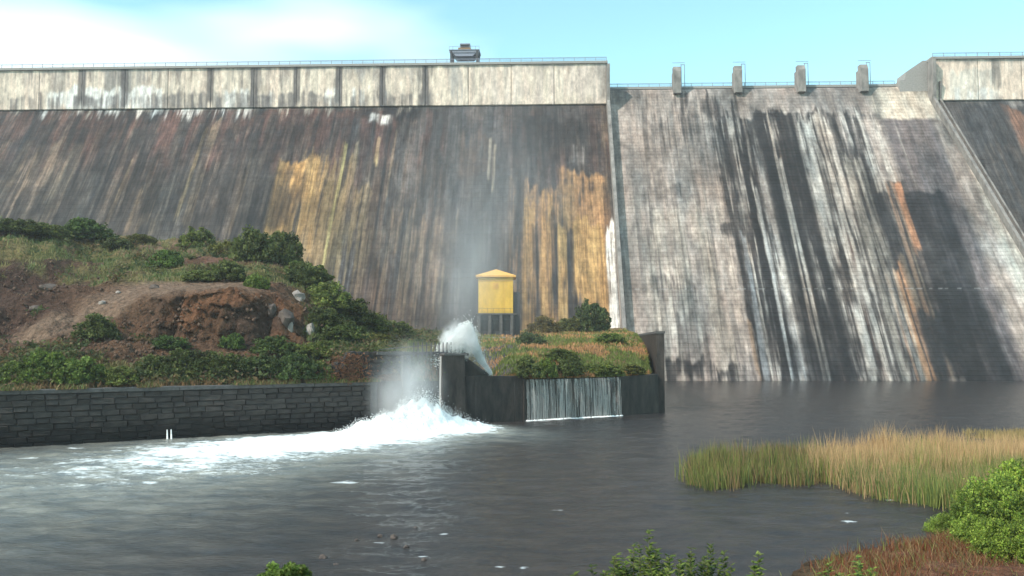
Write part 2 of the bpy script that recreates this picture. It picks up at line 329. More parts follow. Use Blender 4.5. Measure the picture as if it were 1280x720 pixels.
band_layers = [WL(-400, 800, 74, 140, (.5, .43, .36), .5, .4, 3, .5), WL(-300, 760, 79, 112, (.25, .23, .22), .5, .34, 8, .8), WL(-200, 750, 84, 128, (.62, .55, .45), .5, .5, 6, .5),
    WL(66, 80, 82, 125, (.2, .19, .18), .6, .6, 6, 1), WL(130, 165, 80, 115, (.2, .19, .18), .85, .8, 8, .6), WL(170, 200, 80, 110, (.25, .24, .23), .7, .6, 8, .8), WL(290, 318, 80, 95, (.2, .19, .18), .7, .6, 6, .8),
    WL(-400, 760, 76, 116, (.24, .21, .19), .6, .24, 14, 1.2), WL(-400, 560, 78, 100, (.14, .13, .125), .75, .25, 8, .5),
    WL(60, 206, 113, 140, WH, .9, .62, 5, .5), WL(280, 340, 115, 140, WH, .85, .5, 5, .6), WL(405, 425, 112, 132, WH, .8, .6, 3, .8), WL(475, 484, 112, 132, WH, .8, .8, 3, .8), WL(440, 455, 112, 132, WH, .7, .6, 3, .8),
    WL(430, 470, 80, 96, (.28, .26, .25), .7, .6, 5, .9), WL(500, 525, 80, 95, (.3, .27, .25), .6, .6, 4, .8), WL(560, 580, 82, 125, (.3, .29, .29), .6, .5, 6, 1), WL(600, 760, 82, 128, (.6, .5, .45), .5, .6, 5, .5), WL(744, 780, 72, 130, (.27, .25, .23), .8, .8, 6, .6),
    WL(-400, 540, 124, 140, (.16, .14, .14), .7, .3, 7, 1.1), WL(-400, 540, 127, 140, (.13, .12, .12), .85, .5, 4, .5), WL(200, 330, 118, 140, (.14, .13, .13), .7, .45, 4, .7), WL(-400, 800, 70, 80, (.2, .185, .18), .8, .9, 1.5, .5)]
for j, jp in enumerate(joint_px):
    if 80 < jp < 610 and j % 7 != 3:
        band_layers.append(WL(jp - 4.5, jp + 3.5, 76, 134, (.1, .09, .09), .92, .93, 3, .5))
rband_layers = [WL(1180, 1420, 66, 76, (.24, .22, .2), .7, .9, 1, .5), WL(1186, 1245, 90, 128, (.62, .57, .5), .8, .7, 5, .6), WL(1238, 1252, 66, 120, (.16, .15, .14), .85, .7, 5, .5), WL(1200, 1400, 66, 90, (.3, .28, .26), .5, .4, 8, .8), WL(1190, 1250, 112, 132, WH, .8, .6, 4, .7), WL(1240, 1420, 118, 140, (.3, .27, .25), .7, .7, 4, .4)]

# bump of the horizontal casting lifts, as fine relief in the concrete
def add_lifts(m, pitch=1.25, amt=.12, dark=.82):
    t = m.node_tree; p = t.nodes['Principled BSDF']; g = N(t, 'ShaderNodeNewGeometry'); s = N(t, 'ShaderNodeSeparateXYZ'); t.links.new(g.outputs['Position'], s.inputs[0])
    md = N(t, 'ShaderNodeMath', operation='MODULO'); md.inputs[1].default_value = pitch; ad = N(t, 'ShaderNodeMath', operation='ADD'); ad.inputs[1].default_value = 20
    t.links.new(s.outputs[2], ad.inputs[0]); t.links.new(ad.outputs[0], md.inputs[0])
    mr = N(t, 'ShaderNodeMapRange', interpolation_type='SMOOTHSTEP'); mr.inputs[1].default_value = 0; mr.inputs[2].default_value = .32 * pitch; t.links.new(md.outputs[0], mr.inputs[0])
    b = N(t, 'ShaderNodeBump'); b.inputs['Strength'].default_value = .9; b.inputs['Distance'].default_value = amt
    t.links.new(mr.outputs[0], b.inputs['Height'])
    old = p.inputs['Normal'].links[0].from_socket; t.links.new(old, b.inputs['Normal']); t.links.new(b.outputs[0], p.inputs['Normal'])
    nz = noise_node(t, .35, 3, .6); mx = N(t, 'ShaderNodeMath', operation='MULTIPLY_ADD'); mx.inputs[1].default_value = (1 - dark) * 1.1; mx.inputs[2].default_value = dark - .05
    t.links.new(nz.outputs[0], mx.inputs[0])
    mm = N(t, 'ShaderNodeMapRange'); t.links.new(mr.outputs[0], mm.inputs[0]); t.links.new(mx.outputs[0], mm.inputs[3]); mm.inputs[4].default_value = 1
    cc = N(t, 'ShaderNodeCombineXYZ')
    for k in range(3): t.links.new(mm.outputs[0], cc.inputs[k])
    src = p.inputs['Base Color'].links[0].from_socket; t.links.new(mulcol(t, src, cc.outputs[0]), p.inputs['Base Color'])
M['spill'] = mat_attr('spillway_concrete', .9, 1.3, (.82, 1.18), .3, 1.6, sc=(1, 1, .35), bdist=.2); add_lifts(M['spill'], 1.25, .1, .84)
add_lifts(M['dam'], 1.6, .06, .95)
def add_streaks(m, lo, hi, sx=2.6, sz=.07, amt=1.0):
    t = m.node_tree; p = t.nodes['Principled BSDF']; n = noise_node(t, 1.0, 5, .72, (sx, sz, sz)); r = ramp(t, n.outputs[0], .36, (lo,) * 3, .64, (hi, hi * .985, hi * .96))
    n2 = noise_node(t, .6, 5, .7, (1, .4, .4)); r2 = ramp(t, n2.outputs[0], .36, (.72, .7, .7), .64, (1.25, 1.25, 1.25))
    src = p.inputs['Base Color'].links[0].from_socket; t.links.new(mulcol(t, mulcol(t, src, r.outputs[0], amt), r2.outputs[0]), p.inputs['Base Color'])
add_streaks(M['dam'], .6, 1.35, 1.7, .05); add_streaks(M['spill'], .78, 1.14, 1.6, .04); add_streaks(M['panel'], .9, 1.06, 2.5, .25, .8)

dam = empty('dam', SDZ(20, 270, 0), 'tall stained concrete dam with a lower spillway section closing off the river', 'dam')
dam_o = np.array(dam.location)
def damlink(name, me, mat, **kw):
    o = link(name, me, mat, **kw); o.parent = dam; o.matrix_parent_inverse = Matrix.Translation(dam.location).inverted(); return o

def face_sheet(s0, s1, zs, ds, layers, seed, base, step=.32, lo=None, hi=None):
    nu = int((s1 - s0) / step) + 1; su = np.linspace(s0, s1, nu)
    S, Z = np.meshgrid(su, zs)
    if lo is not None: S = np.maximum(S, lo(Z))
    if hi is not None: S = np.minimum(S, hi(Z))
    D = np.interp(zs, *ds)[:, None] * np.ones_like(S)
    c = paint(S, Z, base, layers, seed)
    n = fbm(S * .5, Z * .05, seed + 900, 5, .6); c = c * (.6 + .8 * n)[..., None]
    n = fbm(S * .35, Z * .35, seed + 906, 4, .65); c = c * (.65 + .7 * n)[..., None]
    n = fbm(S * .06, Z * .06, seed + 901, 4); c = c * (.45 + 1.1 * n)[..., None] * (1 + (fbm(S * .16, Z * .05, seed + 950, 4, .6)[..., None] - .5) * np.array([.7, .35, .1]))
    D = D + (fbm(S * .3, Z * .3, seed + 5, 3) - .5) * .12
    return SDZ(S, D, Z).reshape(-1, 3), grid_faces(nu, len(zs)), c.reshape(-1, 3)
SL, SR1, SR2 = 21.4, 131.0, 133.4
SWR = lambda z: 132.4 + 15.4 * (1 - np.clip(z, 0, 94) / 94) + .5
zs = np.linspace(-3, ZB, 200)
V, F, c = face_sheet(-262, SL, zs, ([-3, ZB], [FOOT - 3 * BAT, FOOT + ZB * BAT]), left_layers, 11, (.11, .09, .08)); c = .085 * (np.clip(c * .86, .004, 1) / .085) ** 1.15; c = c * .84 + c.mean(-1, keepdims=True) * .16
damlink('downstream_face', mesh_np('downstream_face', V, F, c, True), M['dam'], label='dark weathered face left of the spillway with ochre streaks')
V, F, c = face_sheet(SR2, 262, zs, ([-3, ZB], [FOOT - 3 * BAT, FOOT + ZB * BAT]), right_layers, 41, (.09, .08, .078), .6, lo=SWR)
damlink('downstream_face', mesh_np('downstream_face', V, F, c, True), M['dam'], label='dark weathered face right of the spillway')
zs = np.concatenate([np.linspace(-3, 95, 270), np.linspace(95.3, 100.4, 26)])
zp = [-3, 94, 97.5, 99.2, 100.1, 100.4]; dp = [FOOT - 3 * BAT, FOOT + 94 * BAT, 306.2, 307.6, 308.8, 310.5]
V, F, c = face_sheet(SL, 151, zs, (zp, dp), spill_layers, 71, SP, hi=SWR)
c = .2 * (np.clip(c, .004, 1) / .2) ** 1.32; c = c * .72 + c.mean(-1, keepdims=True) * .28; k = np.abs(V[:, 2] - face_sz(1000, 361)[1]) < .22; dots = vn(V[:, 0] * 1.1, V[:, 0] * 0, 3) > .62
c[k & dots] = c[k & dots] * .7 + .1; c[k & ~dots] *= .82
damlink('spillway_face', mesh_np('spillway_face', V, F, c, True), M['spill'], label='pale spillway face streaked with black')
# solid body behind the sheets
mb = MB()
def sdbox(s0, s1, d0, d1, z0, z1):
    P = [SDZ(s, d, z) for z in (z0, z1) for d in (d0, d1) for s in (s0, s1)]
    mb.add(P, [[0, 2, 3, 1], [4, 5, 7, 6], [0, 1, 5, 4], [2, 6, 7, 3], [0, 4, 6, 2], [1, 3, 7, 5]])
sdbox(-262, SL - .02, DTOP + .4, DTOP + 10, -3, ZT - .2); sdbox(SR2 + .6, 262, DTOP + .4, DTOP + 10, -3, ZT - .2); sdbox(SL, SR2 + .5, 310.4, 320, -3, 100.35)
damlink('core', mb.me('core'), M['concrete'])
# crest wall panels between the contraction joints
def crest_panel(s0, s1, layers, seed, z0=ZB - .4, z1=ZT - 1.1, proud=1.0):
    g = .07; nu = max(6, int((s1 - s0) / .32)); nz = 56
    S, Z = np.meshgrid(np.linspace(s0 + g, s1 - g, nu), np.linspace(z0, z1, nz)); c = paint(S, Z, CRM, layers, seed, .98)
    c = c * (.8 + .4 * fbm(S * .9, Z * .12, seed + 3, 5, .6))[..., None]
    off = random.uniform(-.07, .07)
    D = DTOP - proud + off + (fbm(S * .5, Z * .5, 4, 2) - .5) * .06
    V = SDZ(S, D, Z).reshape(-1, 3); F = grid_faces(nu, nz); n0 = len(V)
    B = SDZ(S, DTOP + .45, Z).reshape(nz, nu, 3)
    ring = [(0, i) for i in range(nu)] + [(j, nu - 1) for j in range(1, nz)] + [(nz - 1, i) for i in range(nu - 2, -1, -1)] + [(j, 0) for j in range(nz - 2, 0, -1)]
    Bv = np.array([B[j, i] for j, i in ring]); cb = np.array([c[j, i] for j, i in ring]); m = len(ring)
    F2 = np.array([[ring[q][0] * nu + ring[q][1], n0 + q, n0 + (q + 1) % m, ring[(q + 1) % m][0] * nu + ring[(q + 1) % m][1]] for q in range(m)])
    damlink('wall_panel', mesh_np('wall_panel', np.concatenate([V, Bv]), np.concatenate([F, F2]), np.concatenate([c.reshape(-1, 3), cb])), M['panel'])
js = sorted(wall_sz(p, 100)[0] for p in joint_px); js = [x for x in js if -258 < x < SL - 6]; js = [-262] + js + [SL]
for a, b in zip(js[:-1], js[1:]): crest_panel(a, b, band_layers, 211)
a = SR2 + .6
while a < 261: b = min(a + 14.7, 262); crest_panel(a, b, rband_layers, 261); a = b
# coping beams, road slab edges
for s0, s1 in ((-262, SL + .4), (SR2 - .5, 262)):
    mb = MB(); sdbox(s0, s1, DTOP - 1.6, DTOP + 10.3, ZT - 1.08, ZT - .25)
    damlink('coping', mb.me('coping'), M['concrete'])
mb = MB(); sdbox(SL + .01, SR1 - 6, 309.3, 311, 100.43, 101.3); damlink('sill_beam', mb.me('sill_beam'), M['concrete'])
# stepped end block at the right of the spillway
mb = MB()
V, Fp = prism([(123.4, 94), (123.4, 101.6), (125.2, 101.8), (125.6, 104.6), (131.5, 108.6), (133.5, 108.6), (133.5, 94)], 306.4, 314, lambda p, t: SDZ(p[0], t, p[1]))
mb.add(V, Fp); damlink('end_block', mb.me('end_block'), M['concrete'])
# training walls down both sides of the spillway
def training(s_top, s_bot, th, out, ztop, mat, lab):
    zz = np.linspace(-3, ZB, 40); V = []
    rows = [(z, s_bot + (s_top - s_bot) * max(0, z) / ZB, FOOT + BAT * z) for z in zz] + [(ztop, s_top, DTOP - .9)]
    for z, s, d in rows:
        for ds, dd in ((0, -out), (th, -out), (th, 1.2), (0, 1.2)): V.append(SDZ(s + ds, d + dd, z))
    F = []
    for i in range(len(rows) - 1):
        for q in range(4): F.append([i * 4 + q, i * 4 + (q + 1) % 4, i * 4 + 4 + (q + 1) % 4, i * 4 + 4 + q])
    F += [[0, 1, 2, 3], [len(V) - 4 + q for q in range(4)]]
    damlink('training_wall', fix(mesh_np('training_wall', V, F)), mat, label=lab)
M['twall'] = mat_plain('training_wall_concrete', (.11, .1, .095), (.3, .27, .245), ns=.5, sc=(1, 1, .5), bump=.4, bscale=2)
training(21.3, 21.6, 1.0, 4.4, 106.5, M['twall'], 'narrow wall edging the left side of the spillway')
training(132.4, 147.8, 1.0, 3.0, 108, M['twall'], 'sloping wall edging the right side of the spillway')
training(135.2, 150.6, .6, 1.6, 100, M['twall'], 'low outer kerb beside the right sloping wall')
# gate piers on the spillway crest
for px in (846, 922, 1001, 1079):
    s, _ = wall_sz(px, 100, 306); mb = MB()
    P = [(304.3, 97.5), (304.3, 105.4), (305.4, 107.2), (307.6, 107.2), (307.6, 105.6), (309.4, 105.6), (309.4, 97.5)]
    V, Fp = prism(P, s - 1.3, s + 1.3, lambda p, t: SDZ(t, p[0], p[1])); mb.add(V, Fp)
    pr = damlink('crest_pier', mb.me('crest_pier', .08), M['panel' if 0 else 'twall'])
    mb = MB()
    for ds in (1.8, 3.0):
        mb.bar(SDZ(s + ds, 307.5, 100.3), SDZ(s + ds, 307.5, 108.6), .12)
    mb.bar(SDZ(s + 1.5, 307.5, 108.5), SDZ(s + 3.1, 307.5, 108.5), .12); mb.bar(SDZ(s - 1.5, 306.5, 108.9), SDZ(s + 3.0, 306.5, 108.9), .09)
    damlink('gate_guide', mb.me('gate_guide'), M['steel'])
# crest railings
def railing(s0, s1, z, d, label, gap):
    r = empty('crest_railing', SDZ((s0 + s1) / 2, d, z), label, 'railing', 'railings along the dam crest')
    ax = np.array(r.location); mb = MB(); mb.box(-.07, .07, -.07, .07, 0, 1.35); pm = mb.me('post')
    n = int((s1 - s0) / gap)
    for i in range(n + 1):
        p = SDZ(s0 + (s1 - s0) * i / n, d, z) - ax; link('post', pm, M['steel'], r, p)
    for h in (.5, 1.0, 1.32):
        mb = MB(); mb.bar(SDZ(s0, d, z + h) - ax, SDZ(s1, d, z + h) - ax, .06 if h < 1.3 else .09); link('rail', mb.me('rail'), M['steel'], r)
railing(-262, SL, ZT - .25, DTOP - 1.2, 'thin grey railing along the crest of the long left part of the dam', 3.7)
railing(SR2, 262, ZT - .25, DTOP - 1.2, 'thin grey railing along the crest at the far right of the dam', 3.7)
railing(SL + .6, SR1 - 8, 101.3, 310, 'low pale railing across the lower spillway crest between the gate piers', 3.7)
# gantry crane
s0, z0 = wall_sz(580, 73); g = empty('gantry_crane', SDZ(s0, DTOP + 3, ZT - .25), 'small travelling gantry crane standing on the dam crest', 'crane'); g.rotation_euler = (0, 0, -DA)
mb = MB(); mb.box(-.38, .38, -.4, .4, 0, 4.6); lm = mb.me('leg', .04)
for x in (-4.6, 4.6):
    for y in (-3, 3): link('leg', lm, M['steel_dark'], g, (x, y, 0))
for y in (-3, 3):
    mb = MB(); mb.box(-5.2, 5.2, y - .35, y + .35, 3.9, 4.75); link('beam', mb.me('beam', .04), M['steel'], g)
    mb = MB(); mb.V = []; V, Fp = prism([(-4.1, 3.9), (4.1, 3.9), (3.0, 2.7), (-3.0, 2.7)], y - .1, y + .1, lambda p, t: (p[0], t, p[1])); mb.add(V, Fp); link('brace', mb.me('brace'), M['steel'], g)
mb = MB(); mb.box(-5.4, 5.4, -3.6, 3.6, 4.78, 4.95)
for x in (-5.3, -4, 4, 5.3):
    for y in (-3.5, 3.5): mb.box(x - .06, x + .06, y - .06, y + .06, 4.95, 6.1)
for y in (-3.5, 3.5): mb.box(-5.3, 5.3, y - .04, y + .04, 6.02, 6.12)
link('walkway', mb.me('walkway'), M['steel'], g)
M['rust'] = mat_plain('rusty_housing', (.17, .11, .07), (.27, .18, .11), bump=0)
mb = MB(); V, Fp = prism([(-2.3, 4.97), (2.9, 4.97), (2.0, 6.2), (-2.3, 6.2)], -2, 2, lambda p, t: (p[0], t, p[1])); mb.add(V, Fp); link('hoist_housing', mb.me('hoist_housing', .08), M['rust'], g)
mb = MB(); mb.box(-1.7, 1.9, -1.6, 1.6, 7.4, 7.8)
for x in (-1.6, 1.8): mb.box(x - .07, x + .07, -1.5, 1.5, 6.2, 7.4)
link('top_frame', mb.me('top_frame'), M['steel'], g)
#@@PART2
# =================================================================== QUAY LINE (water side of the long wall)
QP = [(-420, 590), (0, 560), (445, 536), (552, 531), (655, 526), (775, 519.5), (823, 515)]
A0, B0 = at_z(0, 560), at_z(445, 536)
Q = [np.append((A0 + (A0 - B0) * 2.2)[:2], 0)] + [at_z(*p) for p in QP[1:]]
QZ = 5.5
def q_at(px):                               # point of the quay line seen in column px
    if px <= 0: t = px / 445.0; return A0 + (B0 - A0) * t * 1.0
    xs = [p[0] for p in QP[1:]]; P = np.array(Q[1:]); r = (px - 640) / FOC
    for i in range(len(P) - 1):
        if px <= xs[i + 1] or i == len(P) - 2:
            a, b = P[i], P[i + 1]; k = r * cp    # X = r * depth ; depth ~ Y cp + (z-10) sp
            fa = a[0] - r * (a[1] * cp - CAMZ * sp); fb = b[0] - r * (b[1] * cp - CAMZ * sp); t = fa / (fa - fb)
            return a + (b - a) * t

# =================================================================== TERRAIN
COLS = {
 -300: [(467, 90), (445, 96), (420, 102), (370, 112), (310, 125), (265, 140), (262, 160), (262, 262)],
 -120: [(465, 84), (442, 92), (426, 98), (378, 108), (322, 122), (275, 138), (270, 158), (270, 262)],
 0:   [(463, 92), (440, 97), (427, 102), (378, 112), (328, 125), (287, 140), (281, 160), (284, 262)],
 60:  [(463, 93), (441, 98), (424, 103), (388, 110), (346, 122), (305, 138), (286, 162), (290, 262)],
 110: [(463, 95), (442, 99), (418, 104), (392, 110), (356, 122), (320, 140), (294, 165), (296, 262)],
 150: [(464, 96), (441, 100), (426, 104), (384, 108), (352, 122), (322, 140), (298, 165), (300, 262)],
 200: [(465, 98), (440, 102), (431, 106), (368, 110), (350, 123), (326, 140), (303, 165), (305, 262)],
 300: [(466, 101), (445, 105), (433, 109), (360, 112), (350, 122), (328, 140), (306, 165), (310, 262)],
 345: [(466, 102), (446, 106), (434, 110), (368, 114), (352, 124), (332, 142), (312, 165), (318, 262)],
 385: [(466, 104), (448, 108), (434, 112), (392, 117), (368, 128), (350, 145), (335, 165), (345, 260)],
 425: [(452, 106), (444, 109), (432, 113), (414, 119), (396, 130), (386, 150), (380, 170), (386, 258)],
 460: [(441, 107.6), (440, 111), (433, 115), (424, 121), (412, 134), (403, 152), (396, 172), (402, 256)],
 505: [(441, 109.5), (441, 113), (438, 117), (433, 123), (427, 138), (419, 158), (412, 180), (411, 254)],
 550: [(441, 112), (441, 115), (439, 119), (435, 126), (429, 142), (423, 162), (419, 185), (415, 254)],
 565: [(500, 112), (495, 116), (480, 121), (437, 128), (430, 144), (423, 164), (419, 185), (415, 254)],
 610: [(500, 114), (490, 119), (470, 124), (440, 130), (430, 146), (423, 166), (419, 185), (415, 254)],
 632: [(472, 116), (458, 121), (446, 126), (436, 132), (429, 147), (423, 167), (419, 188), (414, 254)],
 655: [(465, 117), (452, 122), (441, 127), (433, 135), (427, 150), (422, 170), (418, 195), (413, 254)],
 720: [(466, 122), (452, 127), (440, 133), (431, 142), (424, 160), (420, 180), (416, 210), (411, 254)],
 780: [(466, 127), (455, 131), (442, 137), (431, 147), (424, 162), (420, 180), (416, 210), (411, 254)],
 900: [(466, 131), (455, 135), (442, 141), (431, 151), (424, 166), (420, 184), (416, 214), (411, 254)]}
ck = sorted(COLS)
def zof(px, py, D): return at_depth(px, py, D)[2]
rows = []
for p in ck:
    q = q_at(p); rows.append([(q[1] + .5, QZ - .1)] + [(D, zof(p, py, D)) for py, D in COLS[p]])
rows = np.array(rows)                        # col, row, (Y, z)
for i, p in enumerate(ck):                   # keep Y increasing
    for j in range(1, 9): rows[i, j, 0] = max(rows[i, j, 0], rows[i, j - 1, 0] + 1.2)
def prof(px, t):                             # px, t in 0..8 -> Y, z (smooth across columns)
    i = int(np.clip(np.searchsorted(ck, px) - 1, 0, len(ck) - 2)); f = np.clip((px - ck[i]) / (ck[i + 1] - ck[i]), 0, 1)
    col = rows[i] * (1 - f) + rows[i + 1] * f
    j = np.arange(9); return np.interp(t, j, col[:, 0]), np.interp(t, j, col[:, 1])
S_WALL = lambda d: 15.3 + (21.4 - 15.3) * np.clip((d - 130) / 118, 0, 1)
nU = 360; pxs = np.linspace(-300, 880, nU); ts = np.concatenate([np.linspace(0, 5, 86), np.linspace(5, 8, 44)[1:]])
TX, TY, TZ, TP, TT = [], [], [], [], []
for p in pxs:
    Y, z = prof(p, ts); TY.append(Y); TZ.append(z); TP.append(np.full_like(Y, p)); TT.append(ts)
    TX.append((p - 640) / FOC * (Y * cp + (z - CAMZ) * sp))
TX, TY, TZ, TP, TT = [np.array(a).T for a in (TX, TY, TZ, TP, TT)]     # [t][px]
def blur(A, n=1):
    for _ in range(n):
        B = A.copy(); B[1:-1, 1:-1] = (A[1:-1, 1:-1] * 2 + A[:-2, 1:-1] + A[2:, 1:-1] + A[1:-1, :-2] + A[1:-1, 2:]) / 6; A = B
    return A
TZ = blur(TZ, 3)
far = ss(.6, 2, TT)
rough = (fbm(TX * .22, TY * .22, 31, 5, .55) - .5)
flat = 1 - .75 * ss(3.6, 4.4, TT) * (1 - ss(4.9, 5.5, TT)) * ss(100, 180, TP) * (1 - ss(300, 360, TP)) - .5 * ss(400, 470, TP)
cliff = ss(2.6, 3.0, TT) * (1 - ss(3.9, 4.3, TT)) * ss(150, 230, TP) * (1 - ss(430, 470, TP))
TZ = TZ + rough * far * 3.0 * np.clip(flat, .15, 1) + far * (fbm(TX * 1.1, TY * 1.1, 33, 4) - .5) * .7 * np.clip(flat, .3, 1)
isl0 = np.maximum(ss(560, 640, TP), ss(100, 160, TP) * (1 - ss(280, 330, TP)) * ss(4, 4.3, TT)); gul = fbm(TX * .55, TX * 0 + 2.2, 35, 4, .6)
rg = 1 - np.abs(fbm(TX * .45, TY * .45 + TT * 3, 36, 5, .65) - .5) * 4; TY2 = TY + cliff * ((gul - .5) * 6 + (rg - .5) * 1.3); TX2 = TX; TZ = TZ + cliff * (rg - .5) * .7 + (1 - isl0) * ss(2.4, 3, TT) * (1 - ss(5, 6, TT)) * (fbm(TX * .9, TY * .9, 39, 4, .6) - .5) * .8
leftm = ss(60, -10, TP) * 0 + (1 - ss(60, 130, TP)) * ss(2.5, 3.5, TT)
TZ = TZ + leftm * (fbm(TX * .3, TY * .15, 44, 4) - .5) * 2.5
s_, d_ = TX2 * dt[0] + TY2 * dt[1], TX2 * dn[0] + TY2 * dn[1]
s_ = np.minimum(s_, S_WALL(d_)); TX2, TY2 = s_ * dt[0] + d_ * dn[0], s_ * dt[1] + d_ * dn[1]
# colours: bare red soil, road, grassed ledges, dark rock tone that also paints in the cliff's shade
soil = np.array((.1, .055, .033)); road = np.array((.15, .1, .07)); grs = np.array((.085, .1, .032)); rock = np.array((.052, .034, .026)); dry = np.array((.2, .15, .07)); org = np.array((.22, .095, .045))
n1 = fbm(TX * .12, TY * .12, 51, 5); n2 = fbm(TX * .5, TY * .5, 52, 5, .6)
col = soil * (.75 + .6 * n2)[..., None] * np.ones(TX.shape + (3,))
def mixc(c, m, k): m = np.clip(m, 0, 1)[..., None]; return c * (1 - m) + k * m
col = mixc(col, cliff * ss(.42, .66, n2 + .2 * n1) * .75, rock)  # blotchy dark rock colour, partly painting the shade of the cliff face
col = mixc(col, cliff * ss(.5, .64, fbm(TX * .25 + 7, TT * 1.5, 58, 4)) * .8, np.array((.16, .075, .04)))
col = mixc(col, (1 - ss(30, 160, TP)) * ss(2.6, 3.4, TT) * (1 - ss(6, 6.6, TT)) * .75, np.array((.05, .03, .024)))
roadm = ss(2.2, 2.9, TT) * (1 - ss(4.9, 5.3, TT)) * np.exp(-((TP - (40 + (TT - 3) * 85)) / 44) ** 4)
roadm = np.maximum(roadm, ss(3.9, 4.2, TT) * (1 - ss(4.9, 5.2, TT)) * ss(150, 190, TP) * (1 - ss(300, 350, TP)))
trk = .5 + .5 * np.sin((TP - TT * 85) * .16); col = mixc(col, roadm * (.7 + .3 * trk), road * 1.25)
g = np.maximum.reduce([ss(4.7, 5.2, TT) * (1 - .3 * ss(7, 7.5, TT)), 1 - ss(1.0, 1.7, TT), ss(350, 420, TP) * .9 * ss(0, .3, TT)])
g = g * ss(.36, .52, n1 * .6 + n2 * .4)
col = mixc(col, g * .9, grs * 1.0); col = mixc(col, g * ss(.5, .62, fbm(TX * .3, TY * .3, 57, 3)) * .8, dry)
isl = ss(615, 650, TP)
col = mixc(col, isl * .85, dry * (.8 + .4 * n2)[..., None]); col = mixc(col, isl * ss(.45, .6, n2) * .8, np.array((.12, .13, .04)))
col = mixc(col, isl * ss(.5, .62, fbm(TX * .35, TY * .35, 61, 4)) * .8, np.array((.24, .13, .075)))
col = mixc(col, (1 - ss(630, 660, TP)) * ss(540, 560, TP) * (1 - ss(4, 5, TT)), np.array((.1, .09, .085)))
col = mixc(col, ss(5.3, 6, TT) * (1 - ss(7, 7.3, TT)) * ss(130, 180, TP) * (1 - ss(300, 340, TP)) * ss(.45, .6, n2) * .7, np.array((.2, .1, .08)))
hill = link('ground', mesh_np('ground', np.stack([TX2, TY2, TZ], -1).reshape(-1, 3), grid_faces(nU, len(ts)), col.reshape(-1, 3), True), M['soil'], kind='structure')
from mathutils.bvhtree import BVHTree
bvh = BVHTree.FromPolygons([tuple(v.co) for v in hill.data.vertices], [tuple(p.vertices) for p in hill.data.polygons])
def drop(x, y, h=200):
    r = bvh.ray_cast(Vector((x, y, h)), Vector((0, 0, -1))); return None if r[0] is None else r[0].z
def ground_px(px, py):                        # first hill point seen through the pixel
    r = Vector(ray(px, py)).normalized(); h = bvh.ray_cast(Vector((0, 0, CAMZ)), r); return None if h[0] is None else np.array(h[0])

# far base and near bank
def shore_x(Y):
    ys = [30, 39, 42.3, 45.5, 50, 56.4, 64.7, 96, 130]; xs = [7.5, 12, 16, 20.3, 25.5, 29.5, 37, 62, 90]
    return np.interp(Y, ys, xs)
nx, ny = 170, 200
bx = np.concatenate([np.linspace(-60, 4, 50), np.linspace(4.6, 75, 150)]); by = np.concatenate([np.linspace(-30, 29, 40), np.linspace(29.5, 70, 120), np.linspace(71, 135, 40)])
BX, BY = np.meshgrid(bx, by)
bn = fbm(BX * .5, BY * .5, 81, 5)
zb = 8.4 - .285 * np.maximum(BY, -5) - .02 * np.abs(BX + 4)
land = (BX - shore_x(BY) + (fbm(BX * .35, BY * .35, 83, 4) - .5) * 4) * .11
zz_ = np.maximum(np.maximum(zb, -1.6), np.clip(land, -1.6, .9 - .4 * ss(60, 90, BY))) + (bn - .5) * .28
bc = np.array((.15, .07, .042)) * (.6 + .8 * bn)[..., None]; bc = mixc(bc, ss(.5, .62, fbm(BX * .4, BY * .4, 88, 4)) * .6, np.array((.1, .1, .035)))
bc = mixc(bc, (1 - ss(.05, .3, zz_)) * .7, np.array((.06, .035, .025)))
bank = link('riverbank', mesh_np('riverbank', np.stack([BX, BY, zz_], -1).reshape(-1, 3), grid_faces(len(bx), len(by)), bc.reshape(-1, 3), True), M['soil'], kind='structure')
bvh2 = BVHTree.FromPolygons([tuple(v.co) for v in bank.data.vertices], [tuple(p.vertices) for p in bank.data.polygons])
def drop2(x, y):
    r = bvh2.ray_cast(Vector((x, y, 50)), Vector((0, 0, -1))); return 0 if r[0] is None else r[0].z
mb = MB(); mb.V = [(-4000, -4000, -3.2), (4000, -4000, -3.2), (4000, 4000, -3.2), (-4000, 4000, -3.2)]; mb.F = [[0, 1, 2, 3]]
M['bed'] = mat_plain('river_bed', (.05, .045, .035), (.09, .08, .06)); link('terrain_base', mb.me('terrain_base'), M['bed'], kind='structure')

